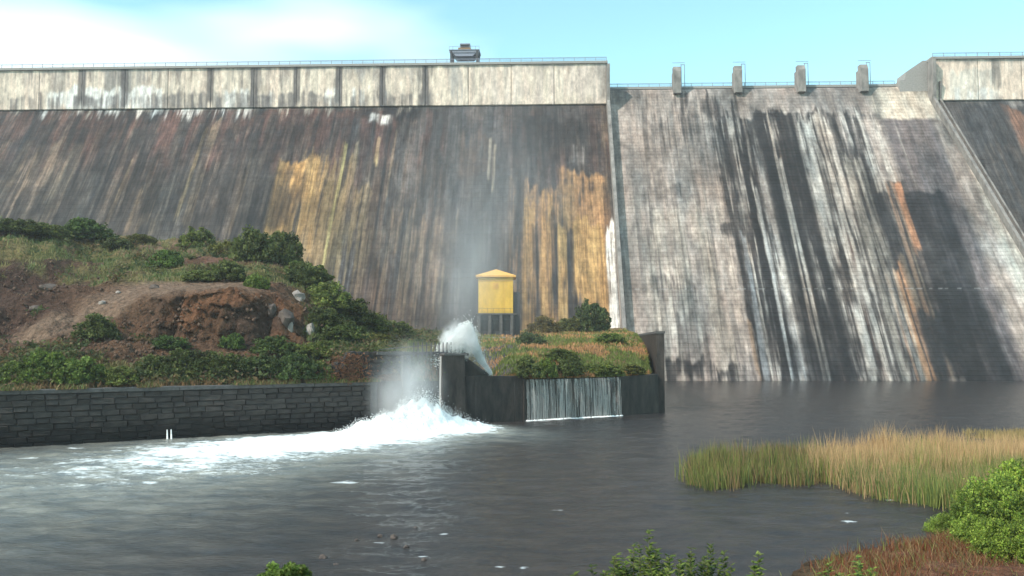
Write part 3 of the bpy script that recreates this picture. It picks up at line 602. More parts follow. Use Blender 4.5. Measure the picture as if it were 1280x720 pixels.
# =================================================================== WATER
def water_mat():
    m, t, p = new_mat('river_water'); at = N(t, 'ShaderNodeAttribute', attribute_name='foam'); at2 = N(t, 'ShaderNodeAttribute', attribute_name='turbid')
    n = noise_node(t, 1.1, 8, .72, (1, 2.0, 1)); n2 = noise_node(t, .3, 4, .6, (1, 1.8, 1))
    s = N(t, 'ShaderNodeMath', operation='ADD'); t.links.new(at.outputs['Fac'], s.inputs[0]); t.links.new(n.outputs[0], s.inputs[1])
    mr = N(t, 'ShaderNodeMapRange', interpolation_type='SMOOTHSTEP'); mr.inputs[1].default_value = .98; mr.inputs[2].default_value = 1.28; t.links.new(s.outputs[0], mr.inputs[0])
    wc = N(t, 'ShaderNodeMix', data_type='RGBA'); wc.inputs[6].default_value = (.034, .032, .032, 1); wc.inputs[7].default_value = (.25, .28, .265, 1); t.links.new(at2.outputs['Fac'], wc.inputs[0])
    br = ramp(t, n2.outputs[0], .35, (.7, .72, .76), .65, (1.35, 1.22, 1.1)); wcol = mulcol(t, wc.outputs[2], br.outputs[0])
    fc = N(t, 'ShaderNodeMix', data_type='RGBA'); fc.inputs[7].default_value = (.8, .85, .86, 1); t.links.new(wcol, fc.inputs[6]); t.links.new(mr.outputs[0], fc.inputs[0])
    t.links.new(fc.outputs[2], p.inputs['Base Color'])
    rr = N(t, 'ShaderNodeMapRange'); rr.inputs[3].default_value = .16; rr.inputs[4].default_value = .75; t.links.new(mr.outputs[0], rr.inputs[0]); t.links.new(rr.outputs[0], p.inputs['Roughness'])
    p.inputs['Specular IOR Level'].default_value = .33; p.inputs['IOR'].default_value = 1.33
    b = N(t, 'ShaderNodeBump'); b.inputs['Strength'].default_value = .85; b.inputs['Distance'].default_value = .14
    nb = noise_node(t, 1.7, 5, .62, (1, 2.1, 1)); t.links.new(nb.outputs[0], b.inputs['Height']); t.links.new(b.outputs[0], p.inputs['Normal'])
    return m
M['water'] = water_mat()
ys = np.exp(np.linspace(math.log(26), math.log(262), 620)); us = np.linspace(-.9, .9, 620)
WX = us[None, :] * (ys[:, None] + 6); WY = ys[:, None] * np.ones_like(WX)
def img(X, Y, Z):                            # photograph coordinates of world points, used to place foam patches
    dep = Y * cp + (Z - CAMZ) * sp; return 640 + FOC * X / dep, 360 - FOC * ((Z - CAMZ) * cp - Y * sp) / dep
FO = at_z(520, 536)                          # where the jet lands
fx, fy = WX - FO[0], WY - FO[1]
qd = (B0 - A0)[:2] / np.linalg.norm((B0 - A0)[:2]); qn = np.array([qd[1], -qd[0]])       # along the wall, off the wall
ua = (WX - FO[0]) * qd[0] + (WY - FO[1]) * qd[1]; va = (WX - FO[0]) * qn[0] + (WY - FO[1]) * qn[1]
lead = np.clip(-ua, 0, None)
core = np.exp(-((va - 2.5 - .14 * lead) / (3.2 + .16 * lead)) ** 2) * ss(13, 6, ua - va * .1 + 0) * 0
core = np.exp(-((va - 3 - .16 * lead) / (3.4 + .17 * lead)) ** 2) * (1 - ss(5, 13, ua)) * (1 - ss(16, 40, lead))
tail = np.exp(-((va - 6.5 - .3 * lead) / (8.5 + .36 * lead)) ** 2) * (1 - ss(3, 14, ua)) * (1 - ss(24, 70, lead) * .75)
wfn = fbm(WX * .35, WY * .7, 91, 5, .6)
turb = np.clip(tail * 1.0, 0, 1) * (.5 + .5 * wfn)
wf2 = fbm(WX * .16, WY * .3, 95, 4, .55)
wf3 = fbm(WX * .8, WY * 1.5, 97, 5, .65)
foam = core * (.2 + .62 * wfn + .38 * wf3) * (1 - .35 * ss(8, 26, lead)) + tail * .72 * (.2 + .8 * wfn + .55 * wf2 + .35 * wf3) * .8
turb = np.clip(turb * 1.5 + core, 0, 1)
P5, P6 = Q[4], Q[5]; e = (P6 - P5)[:2]; el = np.linalg.norm(e); e /= el
al = (WX - P5[0]) * e[0] + (WY - P5[1]) * e[1]; of = (WX - P5[0]) * e[1] - (WY - P5[1]) * e[0]
foam = np.maximum(foam, ss(-.6, .2, al) * (1 - ss(el - .5, el + .2, al)) * np.exp(-((of - .35) / .4) ** 2) * .95)
for px, py, r in ((697, 638, .5), (1063, 652, .55), (1060, 641, .35), (1122, 624, .9), (405, 697, .4), (475, 678, .35), (555, 668, .3), (432, 603, 1.2), (655, 708, .3), (77, 580, .9), (36, 573, 1.0), (95, 561, 1.2), (185, 603, 1.0), (530, 695, .3), (625, 707, .3)):
    o = at_z(px, py); foam = np.maximum(foam, .66 * np.exp(-(((WX - o[0]) / (1.7 * r)) ** 2 + ((WY - o[1]) / (1.0 * r)) ** 2)))
calm = 1 - .55 * ss(130, 200, WY)
h = (fbm(WX * .55, WY * .9, 101, 5, .55) - .5) * .34 * calm + (fbm(WX * .14 + 3, WY * .22, 102, 3) - .5) * .28 * calm
h = h + core * (fbm(WX * .9, WY * .9, 103, 4, .6)) * .9 + tail * (wfn - .5) * .5
link('river_water', mesh_np('river_water', np.stack([WX, WY, h * .8], -1).reshape(-1, 3), grid_faces(620, 620), None, True, {'foam': foam, 'turbid': turb}), M['water'], kind='structure')

# foam boil where the jet lands
nu, nv = 300, 90
uu = np.linspace(-34, 12, nu); vv = np.linspace(-.2, 13, nv); UU, VV = np.meshgrid(uu, vv)
def boil_h(u, v):
    l = np.clip(-u, 0, None)
    pk = 2.5 * np.exp(-((u + .6) / 3.0) ** 2 - ((v - 2.4) / 2.6) ** 2) + 1.3 * np.exp(-((u + 6) / 5.0) ** 2 - ((v - 3.6) / 3.0) ** 2)
    rd = .95 * np.exp(-((v - 3.2 - .13 * l) / (2.3 + .06 * l)) ** 2) * (1 - ss(3, 19, l)) * (1 - ss(3, 9.5, u)) + .55 * np.exp(-((v - 3.0) / 1.0) ** 2) * (1 - ss(6, 11, u)) * ss(0, 3, u)
    n = fbm(u * .7, v * .9, 111, 5, .6); n2 = fbm(u * 2.4, v * 2.4, 112, 3, .6)
    return (pk + rd) * (.45 + 1.0 * n) + (n2 - .5) * .35 - .36
H = boil_h(UU, VV)
BXY = FO[:2] + UU[..., None] * qd + VV[..., None] * qn - 0.0 * qn
link('foam', mesh_np('foam', np.concatenate([BXY, H[..., None]], -1).reshape(-1, 3), grid_faces(nu, nv), None, True), M['foam'], kind='stuff', label='boiling white foam where the water jet lands in the river')

# =================================================================== QUAY WALL with masonry blocks
qa, qb = Q[0], Q[2]                          # far left .. px 445
qlen = np.linalg.norm((qb - qa)[:2]); ang = math.atan2(qd[1], qd[0])
def qloc(s, out, z, o=None): o = Q[0] if o is None else o; return np.array([o[0] + qd[0] * s + qn[0] * out, o[1] + qd[1] * s + qn[1] * out, z])
qw = empty('retaining_wall', qloc(0, -.7, 0), 'long dark masonry retaining wall along the left bank of the river', 'wall', rot=(0, 0, ang))
# local frame: x along wall, -y towards the river, z up
mb = MB(); mb.box(0, qlen + 2.4, -.62, .8, -2, QZ - .42); link('wall_core', mb.me('wall_core'), M['wallback'], qw)
ns_ = 16; cl = (qlen + 2.2) / ns_
for k in range(ns_):
    mb = MB(); mb.box(k * cl + .02, (k + 1) * cl - .02, -.92 + random.uniform(-.02, .02), .9, QZ - .41, QZ + .02 + random.uniform(-.02, .03)); link('coping_slab', mb.me('coping_slab', .04), M['coping'], qw)
def stone_mesh(wd, hg, dp):
    bm = bmesh.new(); bmesh.ops.create_cube(bm, size=1)
    for v in bm.verts: v.co = Vector((v.co.x * wd, v.co.y * dp, v.co.z * hg))
    bmesh.ops.bevel(bm, geom=[e_ for e_ in bm.edges if all(v.co.y < 0 for v in e_.verts)], offset=.06, segments=1, affect='EDGES')
    for v in bm.verts:
        if v.co.y < 0: v.co += Vector((random.uniform(-.05, .05), random.uniform(-.12, .06), random.uniform(-.06, .05)))
    me = bpy.data.meshes.new('stone'); bm.to_mesh(me); bm.free(); me.materials.append(M['stone']); return me
rh = (QZ - .45 + .25) / 9
sm = {k: [stone_mesh(k, rh - .05, .34) for _ in range(3)] for k in (1.15, 1.6, 2.2)}
vis0 = np.linalg.norm((A0 - Q[0])[:2]) - 2.5
far_mb = MB()
for r in range(9):
    x = random.uniform(0, 1); z = -.25 + rh * (r + .5)
    while x < qlen + 1.6:
        wd = random.choice((1.15, 1.6, 2.2, 1.6)); cx = x + wd / 2
        if cx > vis0: link('stone', random.choice(sm[wd]), None, qw, (cx, -.66 + random.uniform(-.03, .06), z))
        else: far_mb.box(x + .02, x + wd - .02, -.8, -.5, z - rh / 2 + .03, z + rh / 2 - .03)
        x += wd + .05
o = link('stone_courses', far_mb.me('stone_courses'), M['stone'], qw); o['kind'] = 'stuff'
# two thin weep streams low in the wall
M['fall'] = None
def fall_mat():
    m, t, p = new_mat('falling_water'); p.inputs['Base Color'].default_value = (.62, .57, .53, 1); p.inputs['Roughness'].default_value = .5; p.inputs['Alpha'].default_value = .42; return m
M['fall'] = fall_mat()
for px in (208, 213):
    p0 = q_at(px); s0 = np.dot((p0 - Q[0])[:2], qd); mb = MB(); mb.bar((s0, -.95, 1.0), (s0, -1.25, -.1), .05, 6, .1)
    link('weep_stream', mb.me('weep_stream'), M['foam'], qw)
0 and link('weep_stream', (lambda m: (m.bar((np.dot((q_at(77) - Q[0])[:2], qd), -.95, .7), (np.dot((q_at(77) - Q[0])[:2], qd), -1.4, -.1), .07, 6, .25), m.me('weep_stream'))[1])(MB()), M['foam'], qw)

# upper rubble wall, px 412..505, and abutment to px 552
def rock_mesh(r, seed, sub=1, sq=(1, 1, 1)):
    bm = bmesh.new(); bmesh.ops.create_icosphere(bm, subdivisions=sub, radius=r); rr = random.Random(seed)
    for v in bm.verts: k = 1 + rr.uniform(-.2, .22); v.co = Vector((v.co.x * k * sq[0], v.co.y * k * sq[1], v.co.z * k * sq[2]))
    me = bpy.data.meshes.new('rock'); bm.to_mesh(me); bm.free(); return me
s412, s445, s505, s552 = [np.dot((q_at(p) - Q[0])[:2], qd) for p in (408, 445, 507, 552)]
RT = 9.1
rw = empty('rubble_wall', qloc(s412, -.8, QZ), 'rough dark rubble wall rising above the end of the long retaining wall', 'wall', rot=(0, 0, ang))
Lr = s505 - s412; poly = [(0, 0), (0, 1.6), (1.5, 2.2), (3.0, RT - QZ - .1), (Lr, RT - QZ), (Lr, 0)]
mb = MB(); V, Fp = prism(poly, -.15, 1.2, lambda p, t: (p[0], t, p[1])); mb.add(V, Fp); link('wall_core', mb.me('wall_core'), M['wallback'], rw)
rm = [rock_mesh(.5, k, 1, (1.1, .45, .85)) for k in range(4)]
for m_ in rm: m_.materials.append(M['stone'])
for k in range(5):
    x = .3 + random.random() * .4
    while x < Lr - .3:
        z = .4 + k * .72
        if z < np.interp(x, [0, 1.5, 3.0], [1.6, 2.2, RT - QZ]) - .2:
            sc = random.uniform(.8, 1.15); o = link('stone', random.choice(rm), None, rw, (x, -.12, z + random.uniform(-.08, .08))); o.scale = (sc, sc, sc * .9); o.rotation_euler = (0, random.uniform(-.4, .4), 0)
        x += random.uniform(.8, 1.1)
# smooth lower abutment wall between px 445 and 552, with pilasters
ab = empty('abutment_wall', qloc(s445 + .5, -.75, 0), 'grey abutment wall behind the spray, left of the dark block', 'wall', rot=(0, 0, ang))
La = s552 - s445 - .5; Lp = s505 - s445 - .5
mb = MB(); mb.box(2.25, Lp, -.72, 1.2, -2, QZ + .05); link('wall_core', mb.me('wall_core', .04), M['pier'], ab)
mb = MB(); mb.box(Lp, La - .1, 1.6, 2.6, -2, RT - .45); link('recessed_wall', mb.me('recessed_wall', .05), M['pier'], ab)
mb = MB(); mb.box(Lp - .35, Lp + .75, -.95, 2.5, -2, RT - .5); link('pilaster', mb.me('pilaster', .06), M['coping'], ab)
mb = MB(); mb.box(1.2, 2.1, -.98, 0, -2, QZ + .3); link('pilaster', mb.me('pilaster', .06), M['coping'], ab)
mb = MB(); mb.box(Lp - 3.5, La + 3.2, -.6, 2.7, RT - .42, RT - .05); link('deck_slab', mb.me('deck_slab', .04), M['coping'], ab)
# dark block (pier) and low front wall of the island
def wallpiece(name, pxa, pxb, poly_px, depth, mat, label, out=0.0, cat='wall'):
    a, b = q_at(pxa), q_at(pxb); u = (b - a)[:2]; Lw = np.linalg.norm(u); u /= Lw; nn = np.array([u[1], -u[0]])
    P = []
    for px, py in poly_px:
        if py is None: q = q_at(px); t_ = np.dot((q - a)[:2], u); P.append((t_, -2.0)); continue
        r = ray(px, py); o2 = a[:2] + nn * out; k = np.dot(o2, nn) / np.dot(r[:2], nn); p = np.array([0, 0, CAMZ]) + r * k
        P.append((np.dot(p[:2] - a[:2], u), p[2]))
    rt = empty(name, (*a[:2], 0), label, cat)
    f = lambda p, t: (u[0] * p[0] + nn[0] * (out - t), u[1] * p[0] + nn[1] * (out - t), p[1])
    mb = MB(); V, Fp = prism(P, 0, depth, f); mb.add(V, Fp)
    return rt, mb, u, nn, Lw, a
pr, mb, u_, n_, _, _ = wallpiece('outlet_block', 552, 655, [(553, None), (553, 443.5), (581, 443), (581, None)], 3.0, M['pier'], 'square dark wet concrete block beside the water jet stepping down to a lower wall', .6)
link('block_body', mb.me('block_body', .06), M['pier'], pr)
for nm_, pp_, dp_, ou_, of_ in (('low_wall', [(581.4, None), (581.4, 470), (655, 470), (655, None)], 1.2, -.15, 0), ('sloping_wing', [(581.4, None), (581.4, 447), (586, 449), (614, 469), (614, None)], .8, -1.4, 0)):
    tmp, mb2, *_r = wallpiece('x', 552, 655, pp_, dp_, M['pier'], 'x', ou_); bpy.data.objects.remove(tmp); link(nm_, mb2.me(nm_, .05), M['pier'], pr)
mb2 = MB(); V, Fp = prism([(-.05, 8.55), (3.35, 8.55), (3.35, 8.85), (-.05, 8.85)], .75, -2.6, lambda p, t: (u_[0] * p[0] + n_[0] * t, u_[1] * p[0] + n_[1] * t, p[1])); mb2.add(V, Fp); link('cap_slab', mb2.me('cap_slab', .03), M['coping'], pr)
for p_ in (592, 640):
    q = q_at(p_) - q_at(552); mbx = MB(); mbx.bar((q[0] + n_[0] * .62, q[1] + n_[1] * .62, -1), (q[0] + n_[0] * .62, q[1] + n_[1] * .62, 5.2), .06, 4)
    link('joint_strip', mbx.me('joint_strip'), M['wallback'], pr)
fw, mb, u_, n_, Lw, a_ = wallpiece('weir_wall', 655, 823, [(655, None), (655, 474), (776, 473), (776, None)], 1.4, M['pier'], 'low dark wall under the thin waterfall in front of the grassy mound', .0)
link('wall_body', mb.me('wall_body', .05), M['pier'], fw)
ew, mb, *_ = wallpiece('end_wall', 775, 823, [(776, None), (776, 471), (823, 467.5), (823, None)], 1.4, M['pier'], 'low dark wall at the right end of the grassy mound', .15)
link('wall_body', mb.me('wall_body', .05), M['pier'], ew)
# side wall running back to the dam
c0 = q_at(823); s0, d0 = to_sd(c0)
sw = empty('side_wall', SDZ(s0, d0, 0), 'dark masonry side wall running from the river back to the dam foot', 'wall')
zt0 = at_depth(823, 416, c0[1])[2]; so = np.array(sw.location)
V = []
for (s, d, zt) in ((s0, d0 + .3, zt0), (s0 + .3, d0 + 9, zt0 + .05), (21.3, 247.5, zt0 - .1)):
    for ds, z in ((-.1, -2), (1.0, -2), (1.0, zt), (-.1, zt)): V.append(SDZ(s + ds, d, z) - so)
F = [[0, 1, 2, 3], [11, 10, 9, 8]] + [[i * 4 + q, i * 4 + (q + 1) % 4, i * 4 + 4 + (q + 1) % 4, i * 4 + 4 + q] for i in (0, 1) for q in range(4)]
link('wall_body', fix(mesh_np('wall_body', V, F)), M['pier'], sw)
V = [SDZ(s + ds, d, z) - so for (s, d) in ((s0, d0 + .2), (21.3, 247.4)) for ds, z in ((-.25, zt0 - .1), (1.15, zt0 - .1), (1.15, zt0 + .25), (-.25, zt0 + .25))]
link('coping', fix(mesh_np('coping', V, [[0, 1, 2, 3], [7, 6, 5, 4]] + [[q, (q + 1) % 4, 4 + (q + 1) % 4, 4 + q] for q in range(4)])), M['coping'], sw)

# fence on the deck
fn = empty('picket_fence', q_at(545) * 1.0 + np.array([0, 0, 8.9]), 'short black picket fence on the deck in front of the white jet', 'fence')
fo = np.array(fn.location); mb = MB(); mb.box(-.07, .07, -.05, .05, -.3, 1.45); pm = mb.me('picket')
for k in range(13):
    px = 516 + k * 5.4 if k < 4 else 538 + (k - 4) * 5.0
    link('picket', pm, M['steel_dark'], fn, q_at(px) + np.array([0, .5, 8.75]) - fo)
mb = MB(); mb.bar(q_at(514) + np.array([0, .5, 8.9]) - fo, q_at(581) + np.array([0, .5, 8.9]) - fo, .07); link('rail', mb.me('rail'), M['steel_dark'], fn)
mb = MB(); mb.bar(q_at(470) + np.array([0, 1.5, 9.3]) - fo, q_at(538) + np.array([0, .5, 9.9]) - fo, .06); link('rail', mb.me('rail'), M['coping'], fn)

# waterfall: separate strands down the wall
V, F, A = [], [], []
P5 = q_at(656); P6 = q_at(776); e3 = (P6 - P5) / np.linalg.norm(P6 - P5); on = np.array([e3[1], -e3[0], 0]); Lf = np.linalg.norm(P6 - P5)
ztop = at_depth(700, 473.5, q_at(700)[1])[2]
k = 0
for i in range(460):
    x = rng.uniform(.1, Lf - .15); dens = vn(x * .55, 0., 5)
    if rng.random() > .1 + .95 * dens * (1.2 if x > Lf * .68 else 1): continue
    wd = rng.uniform(.012, .045); out0 = rng.uniform(.05, .2); L0 = ztop - rng.choice([0, 0, rng.uniform(0, 3.5), rng.uniform(0, 4.5)]); L1 = rng.choice([-.1, -.1, rng.uniform(0, 3)])
    for j in range(7):
        tt = j / 6; z = L0 + (L1 - L0) * tt; dx = (vn(x * 3, tt * 4, 9) - .5) * .12; oo = out0 + .35 * math.sqrt(max(0, (ztop - z) / ztop)) + .04 * rng.random()
        for sgn in (-1, 1): V.append(P5 + e3 * (x + dx + sgn * wd * (.6 + .7 * tt)) + on * oo + np.array([0, 0, z - P5[2]]))
        if j: F.append([k - 2, k - 1, k + 1, k])
        k += 2
m, t, p = new_mat('water_veil'); p.inputs['Base Color'].default_value = (.66, .6, .56, 1); p.inputs['Roughness'].default_value = .35
nv_ = noise_node(t, 1.0, 6, .7, (1.6, 1.0, .1)); rv = ramp(t, nv_.outputs[0], .46, (.02,) * 3, .66, (.6,) * 3); t.links.new(rv.outputs[0], p.inputs['Alpha']); M['veil'] = m
XX, TT_ = np.meshgrid(np.linspace(.1, Lf - .15, 150), np.linspace(0, 1, 12)); zz2 = ztop * (1 - TT_) - .05 * TT_
VV_ = P5 + XX[..., None] * e3 + on * (.12 + .3 * np.sqrt(TT_) + .05 * np.sin(XX * 5))[..., None]; VV_[..., 2] = zz2
link('waterfall', mesh_np('waterfall', VV_.reshape(-1, 3), grid_faces(150, 12), None, True), M['veil'], kind='stuff', label='glassy veil of water sliding over the low dark wall')
link('waterfall', mesh_np('waterfall', V, np.array(F)), M['fall'], kind='stuff', label='thin ragged curtain of water falling over the low dark wall')
mb = MB()
for _ in range(500):
    x = rng.uniform(.0, Lf); p = P5 + e3 * x + on * rng.uniform(.3, .8); r = rng.uniform(.05, .17)
    mb.add([p + np.array([r, 0, 0]), p + np.array([-r, .0, 0]), p + np.array([0, r, 0]), p + np.array([0, -r, 0]), p + np.array([0, 0, r])], [[0, 2, 4], [2, 1, 4], [1, 3, 4], [3, 0, 4]])
link('splash_foam', mb.me('splash_foam'), M['foam'], kind='stuff', label='white line of foam along the foot of the thin waterfall')

# =================================================================== JET AND SPRAY
J0 = at_depth(614, 467, 114); J1 = at_depth(600, 447, 113.5); J2 = at_depth(585, 412, 112.5); J3 = at_depth(572, 428, 112); J4 = at_depth(553, 438, 111.6); J5 = at_depth(532, 480, 107.8) ; J6 = FO + qn[0] * 0 + np.array([0, 0, .5]); J6 = np.array([FO[0] + qn[0] * 2.2, FO[1] + qn[1] * 2.2, 1.0])
JP = np.array([J0, J1, J2, J3, J4, J5, J6]); JR = np.array([.28, .55, .75, 1.3, 1.0, 1.2, 1.6])
def jet(t): f = np.clip(t, 0, 5.999); i = int(f); f -= i; return JP[i] * (1 - f) + JP[i + 1] * f, JR[i] * (1 - f) + JR[i + 1] * f
octv = np.array([[1, 0, 0], [-1, 0, 0], [0, 1, 0], [0, -1, 0], [0, 0, 1], [0, 0, -1]], float); octf = np.array([[0, 2, 4], [2, 1, 4], [1, 3, 4], [3, 0, 4], [2, 0, 5], [1, 2, 5], [3, 1, 5], [0, 3, 5]])
def droplets(name, pts, rad, label, mat):
    n = len(pts); q = rng.uniform(-1, 1, (n, 6, 3)) * .35 + octv; V = pts[:, None] + q * rad[:, None, None]; F = (octf[None] + np.arange(n)[:, None, None] * 6).reshape(-1, 3)
    return link(name, mesh_np(name, V.reshape(-1, 3), F, None, True), mat, kind='stuff', label=label)
pts, rad = [], []
for _ in range(45000):
    t = rng.choice([rng.uniform(0, 4.3), rng.uniform(.8, 3.9), rng.uniform(1.2, 3.4)]); p, r = jet(t); g3 = rng.normal(size=3); g3 /= np.linalg.norm(g3); rr = r * rng.random() ** .45
    if 1.5 < t < 2.6 and rng.random() < .3: g3[2] = abs(g3[2]) * 2.0
    rr *= (1 if rng.random() < .9 else rng.uniform(1, 2.1)); pts.append(p + g3 * rr + np.array([0, 0, -.25 * r])); rad.append(rng.uniform(.015, .055) if t > .9 else rng.uniform(.015, .035))
droplets('water_jet', np.array(pts), np.array(rad), 'bright white jet of water bursting up from the outlet behind the dark block', M['foam'])
pts, rad = [], []
for _ in range(9000):
    u = rng.normal(-2, 4.0); v = 2.6 + rng.normal(0, 1.6) + .13 * max(0, -u); hh = boil_h(np.array(u), np.array(v))
    if hh < -.05: continue
    p = FO[:2] + qd * u + qn * v; pts.append([p[0], p[1], max(0, float(hh)) + abs(rng.normal(0, .25 + .5 * math.exp(-(u / 4) ** 2)))]); rad.append(rng.uniform(.015, .05))
droplets('splash_foam', np.array(pts), np.array(rad), 'white drops thrown up over the boiling foam', M['foam'])
# thin stream down the left edge of the block
mb = MB(); q0 = q_at(551)
for k in range(9): a0 = rng.uniform(-.1, .1); mb.bar(q0 + np.array([a0, -.75, 8.5]), q0 + np.array([a0 + rng.uniform(-.15, .15), -1.0, 0]), rng.uniform(.02, .04), 4, .07)
link('thin_stream', mb.me('thin_stream'), M['fall'], kind='stuff', label='thin white stream down the left edge of the dark block')

def mist_mat(name, dens, nscale, falloff=1.0, lo=.38, hi=.7):
    m = bpy.data.materials.new(name); m.use_nodes = True; t = m.node_tree; t.nodes.clear(); out = N(t, 'ShaderNodeOutputMaterial'); v = N(t, 'ShaderNodeVolumePrincipled')
    v.inputs['Color'].default_value = (.995, .995, 1, 1); v.inputs['Anisotropy'].default_value = .0
    tc = N(t, 'ShaderNodeTexCoord'); ln = N(t, 'ShaderNodeVectorMath', operation='LENGTH'); t.links.new(tc.outputs['Object'], ln.inputs[0])
    mr = N(t, 'ShaderNodeMapRange', interpolation_type='SMOOTHSTEP'); mr.inputs[1].default_value = 1; mr.inputs[2].default_value = .0; mr.inputs[3].default_value = 0; mr.inputs[4].default_value = 1; t.links.new(ln.outputs['Value'], mr.inputs[0])
    nz = noise_node(t, nscale, 4, .6); nr = N(t, 'ShaderNodeMapRange'); nr.inputs[1].default_value = lo; nr.inputs[2].default_value = hi; t.links.new(nz.outputs[0], nr.inputs[0])
    mu = N(t, 'ShaderNodeMath', operation='MULTIPLY'); mu2 = N(t, 'ShaderNodeMath', operation='MULTIPLY'); mu2.inputs[1].default_value = dens
    t.links.new(mr.outputs[0], mu.inputs[0]); t.links.new(nr.outputs[0], mu.inputs[1]); t.links.new(mu.outputs[0], mu2.inputs[0]); t.links.new(mu2.outputs[0], v.inputs['Density']); t.links.new(v.outputs[0], out.inputs['Volume'])
    return m
bm = bmesh.new(); bmesh.ops.create_icosphere(bm, subdivisions=3, radius=1); icom = bpy.data.meshes.new('mist'); bm.to_mesh(icom); bm.free()
def mist(c, r, dens, nscale, label, lean=0, lo=.38, hi=.7, az=0):
    me = icom.copy(); o = link('mist', me, mist_mat('mist', dens, nscale, 1, lo, hi), None, c, (0, lean, az)); o.scale = r; o['kind'] = 'stuff'; o['label'] = label; return o
mist(at_depth(574, 426, 112.4), (3.0, 1.8, 3.0), 7.0, 1.6, 'dense white mist round the burst of the water jet', R(24))
mist(at_depth(588, 345, 114), (5.5, 4.5, 13), .11, 1.6, 'plume of mist rising above the jet', R(6), .25, .75)
mist(at_depth(606, 270, 124), (20, 10, 27), .03, 1.4, 'faint wide veil of mist in front of the dam', R(4), .3, .75)
mist(np.array([FO[0] + qn[0] * 2.0 - 1.9, FO[1] + qn[1] * 1.2 - 1.9, 4.6]), (5.4, 2.6, 7.4), .6, 1.5, 'pale spray hanging in front of the grey abutment wall', R(10), .3, .7)
mist(at_depth(600, 445, 113.3), (1.8, 1.0, 3.2), .7, 1.5, 'bluish veil of spray along the slanting jet', R(-32))

# =================================================================== VALVE HOUSE
vb = at_depth(620, 420, 183); vh = empty('valve_house', (vb[0], vb[1], vb[2] - .6), 'small yellow valve house with a pyramid roof on a dark base at the dam foot', 'building')
vz = .6; W2 = 3.55
mb = MB(); mb.box(-W2 - .3, W2 + .5, -3.2, 3.4, -1, vz + 4.3); link('base', mb.me('base', .05), M['steel_dark'], vh)
for x in (-3.4, -1.2, 1.1, 3.3):
    mb = MB(); mb.box(x - .3, x + .3, -3.75, -3.22, -1, vz + 4.3); link('column', mb.me('column', .03), M['coping'], vh)
for x in (-2.3, 0, 2.2):
    mb = MB(); mb.box(x - .65, x + .65, -3.24, -3.2 + .01, vz + 1, vz + 3.2); link('opening', mb.me('opening'), M['window'], vh)
mb = MB(); mb.box(-W2 - .5, W2 + .7, -3.9, 3.5, vz + 4.31, vz + 4.6); link('floor_slab', mb.me('floor_slab', .03), M['coping'], vh)
mb = MB(); mb.box(-W2, W2, -3.3, 3.2, vz + 4.61, vz + 12.0); link('wall', mb.me('wall', .05), M['yellow'], vh)
mb = MB(); mb.box(-W2 + .1, W2 - .1, -3.36, -3.29, vz + 11.2, vz + 11.5); link('band', mb.me('band'), M['yellow_roof'], vh)
mb = MB(); V = [(-W2 - .55, -3.85, vz + 12.01), (W2 + .55, -3.85, vz + 12.01), (W2 + .55, 3.75, vz + 12.01), (-W2 - .55, 3.75, vz + 12.01)]; V += [(x, y, z + .35) for x, y, z in V] + [(0, 0, vz + 13.9)]
mb.add(V, [[3, 2, 1, 0]] + [[q, (q + 1) % 4, 4 + (q + 1) % 4, 4 + q] for q in range(4)] + [[4 + q, 4 + (q + 1) % 4, 8] for q in range(4)]); link('roof', mb.me('roof'), M['yellow_roof'], vh)
mb = MB(); mb.bar((0, 0, vz + 13.8), (0, 0, vz + 15.6), .05); link('mast', mb.me('mast'), M['steel_dark'], vh)
mb = MB(); mb.box(W2 + .02, W2 + 1.4, -2.6, 2.6, vz - 1, vz + 9); link('side_shade_box', mb.me('side_shade_box', .05), M['steel_dark'], vh)  # dark box added to paint the shaded right side of the house
mb = MB(); mb.bar((-W2 - .45, -3.8, vz + 5.6), (W2 + .65, -3.8, vz + 5.6), .035, 4)
for k in range(8): x = -W2 - .4 + k * (2 * W2 + 1) / 7; mb.bar((x, -3.8, vz + 4.6), (x, -3.8, vz + 5.6), .03, 4)
link('handrail', mb.me('handrail'), M['steel_dark'], vh)
for x in (-1.75, 1.75):
    mb = MB(); mb.box(x - .02, x + .02, -3.335, -3.295, vz + 4.7, vz + 11.1); link('panel_seam', mb.me('panel_seam'), M['yellow_roof'], vh)
for k in range(5):
    mb = MB(); mb.box(-.55, .55, -3.37, -3.29, vz + 9.6 + k * .26, vz + 9.72 + k * .26); link('louvre_slat', mb.me('louvre_slat'), M['yellow_roof'], vh)
M['opening'] = M['window']
for x in (-1.9, 1.5):
    mb = MB(); mb.box(x - .5, x + .5, -3.34, -3.28, vz + 5.6, vz + 7.4); 
pw = at_depth(640, 426, 168); mb = MB(); mb.box(-7, 6.5, -.25, .25, -1.2, .75)
o = link('parapet_wall', mb.me('parapet_wall', .03), M['concrete'], None, pw); o['label'] = 'low pale concrete parapet in front of the yellow valve house'; o['category'] = 'wall'
pw = at_depth(508, 434, 124); mb = MB(); mb.box(-6, 6, -.15, .15, -1.2, .3)
o = link('parapet_wall', mb.me('parapet_wall', .03), M['concrete'], None, pw); o['label'] = 'long low concrete kerb left of the rising spray'; o['category'] = 'wall'
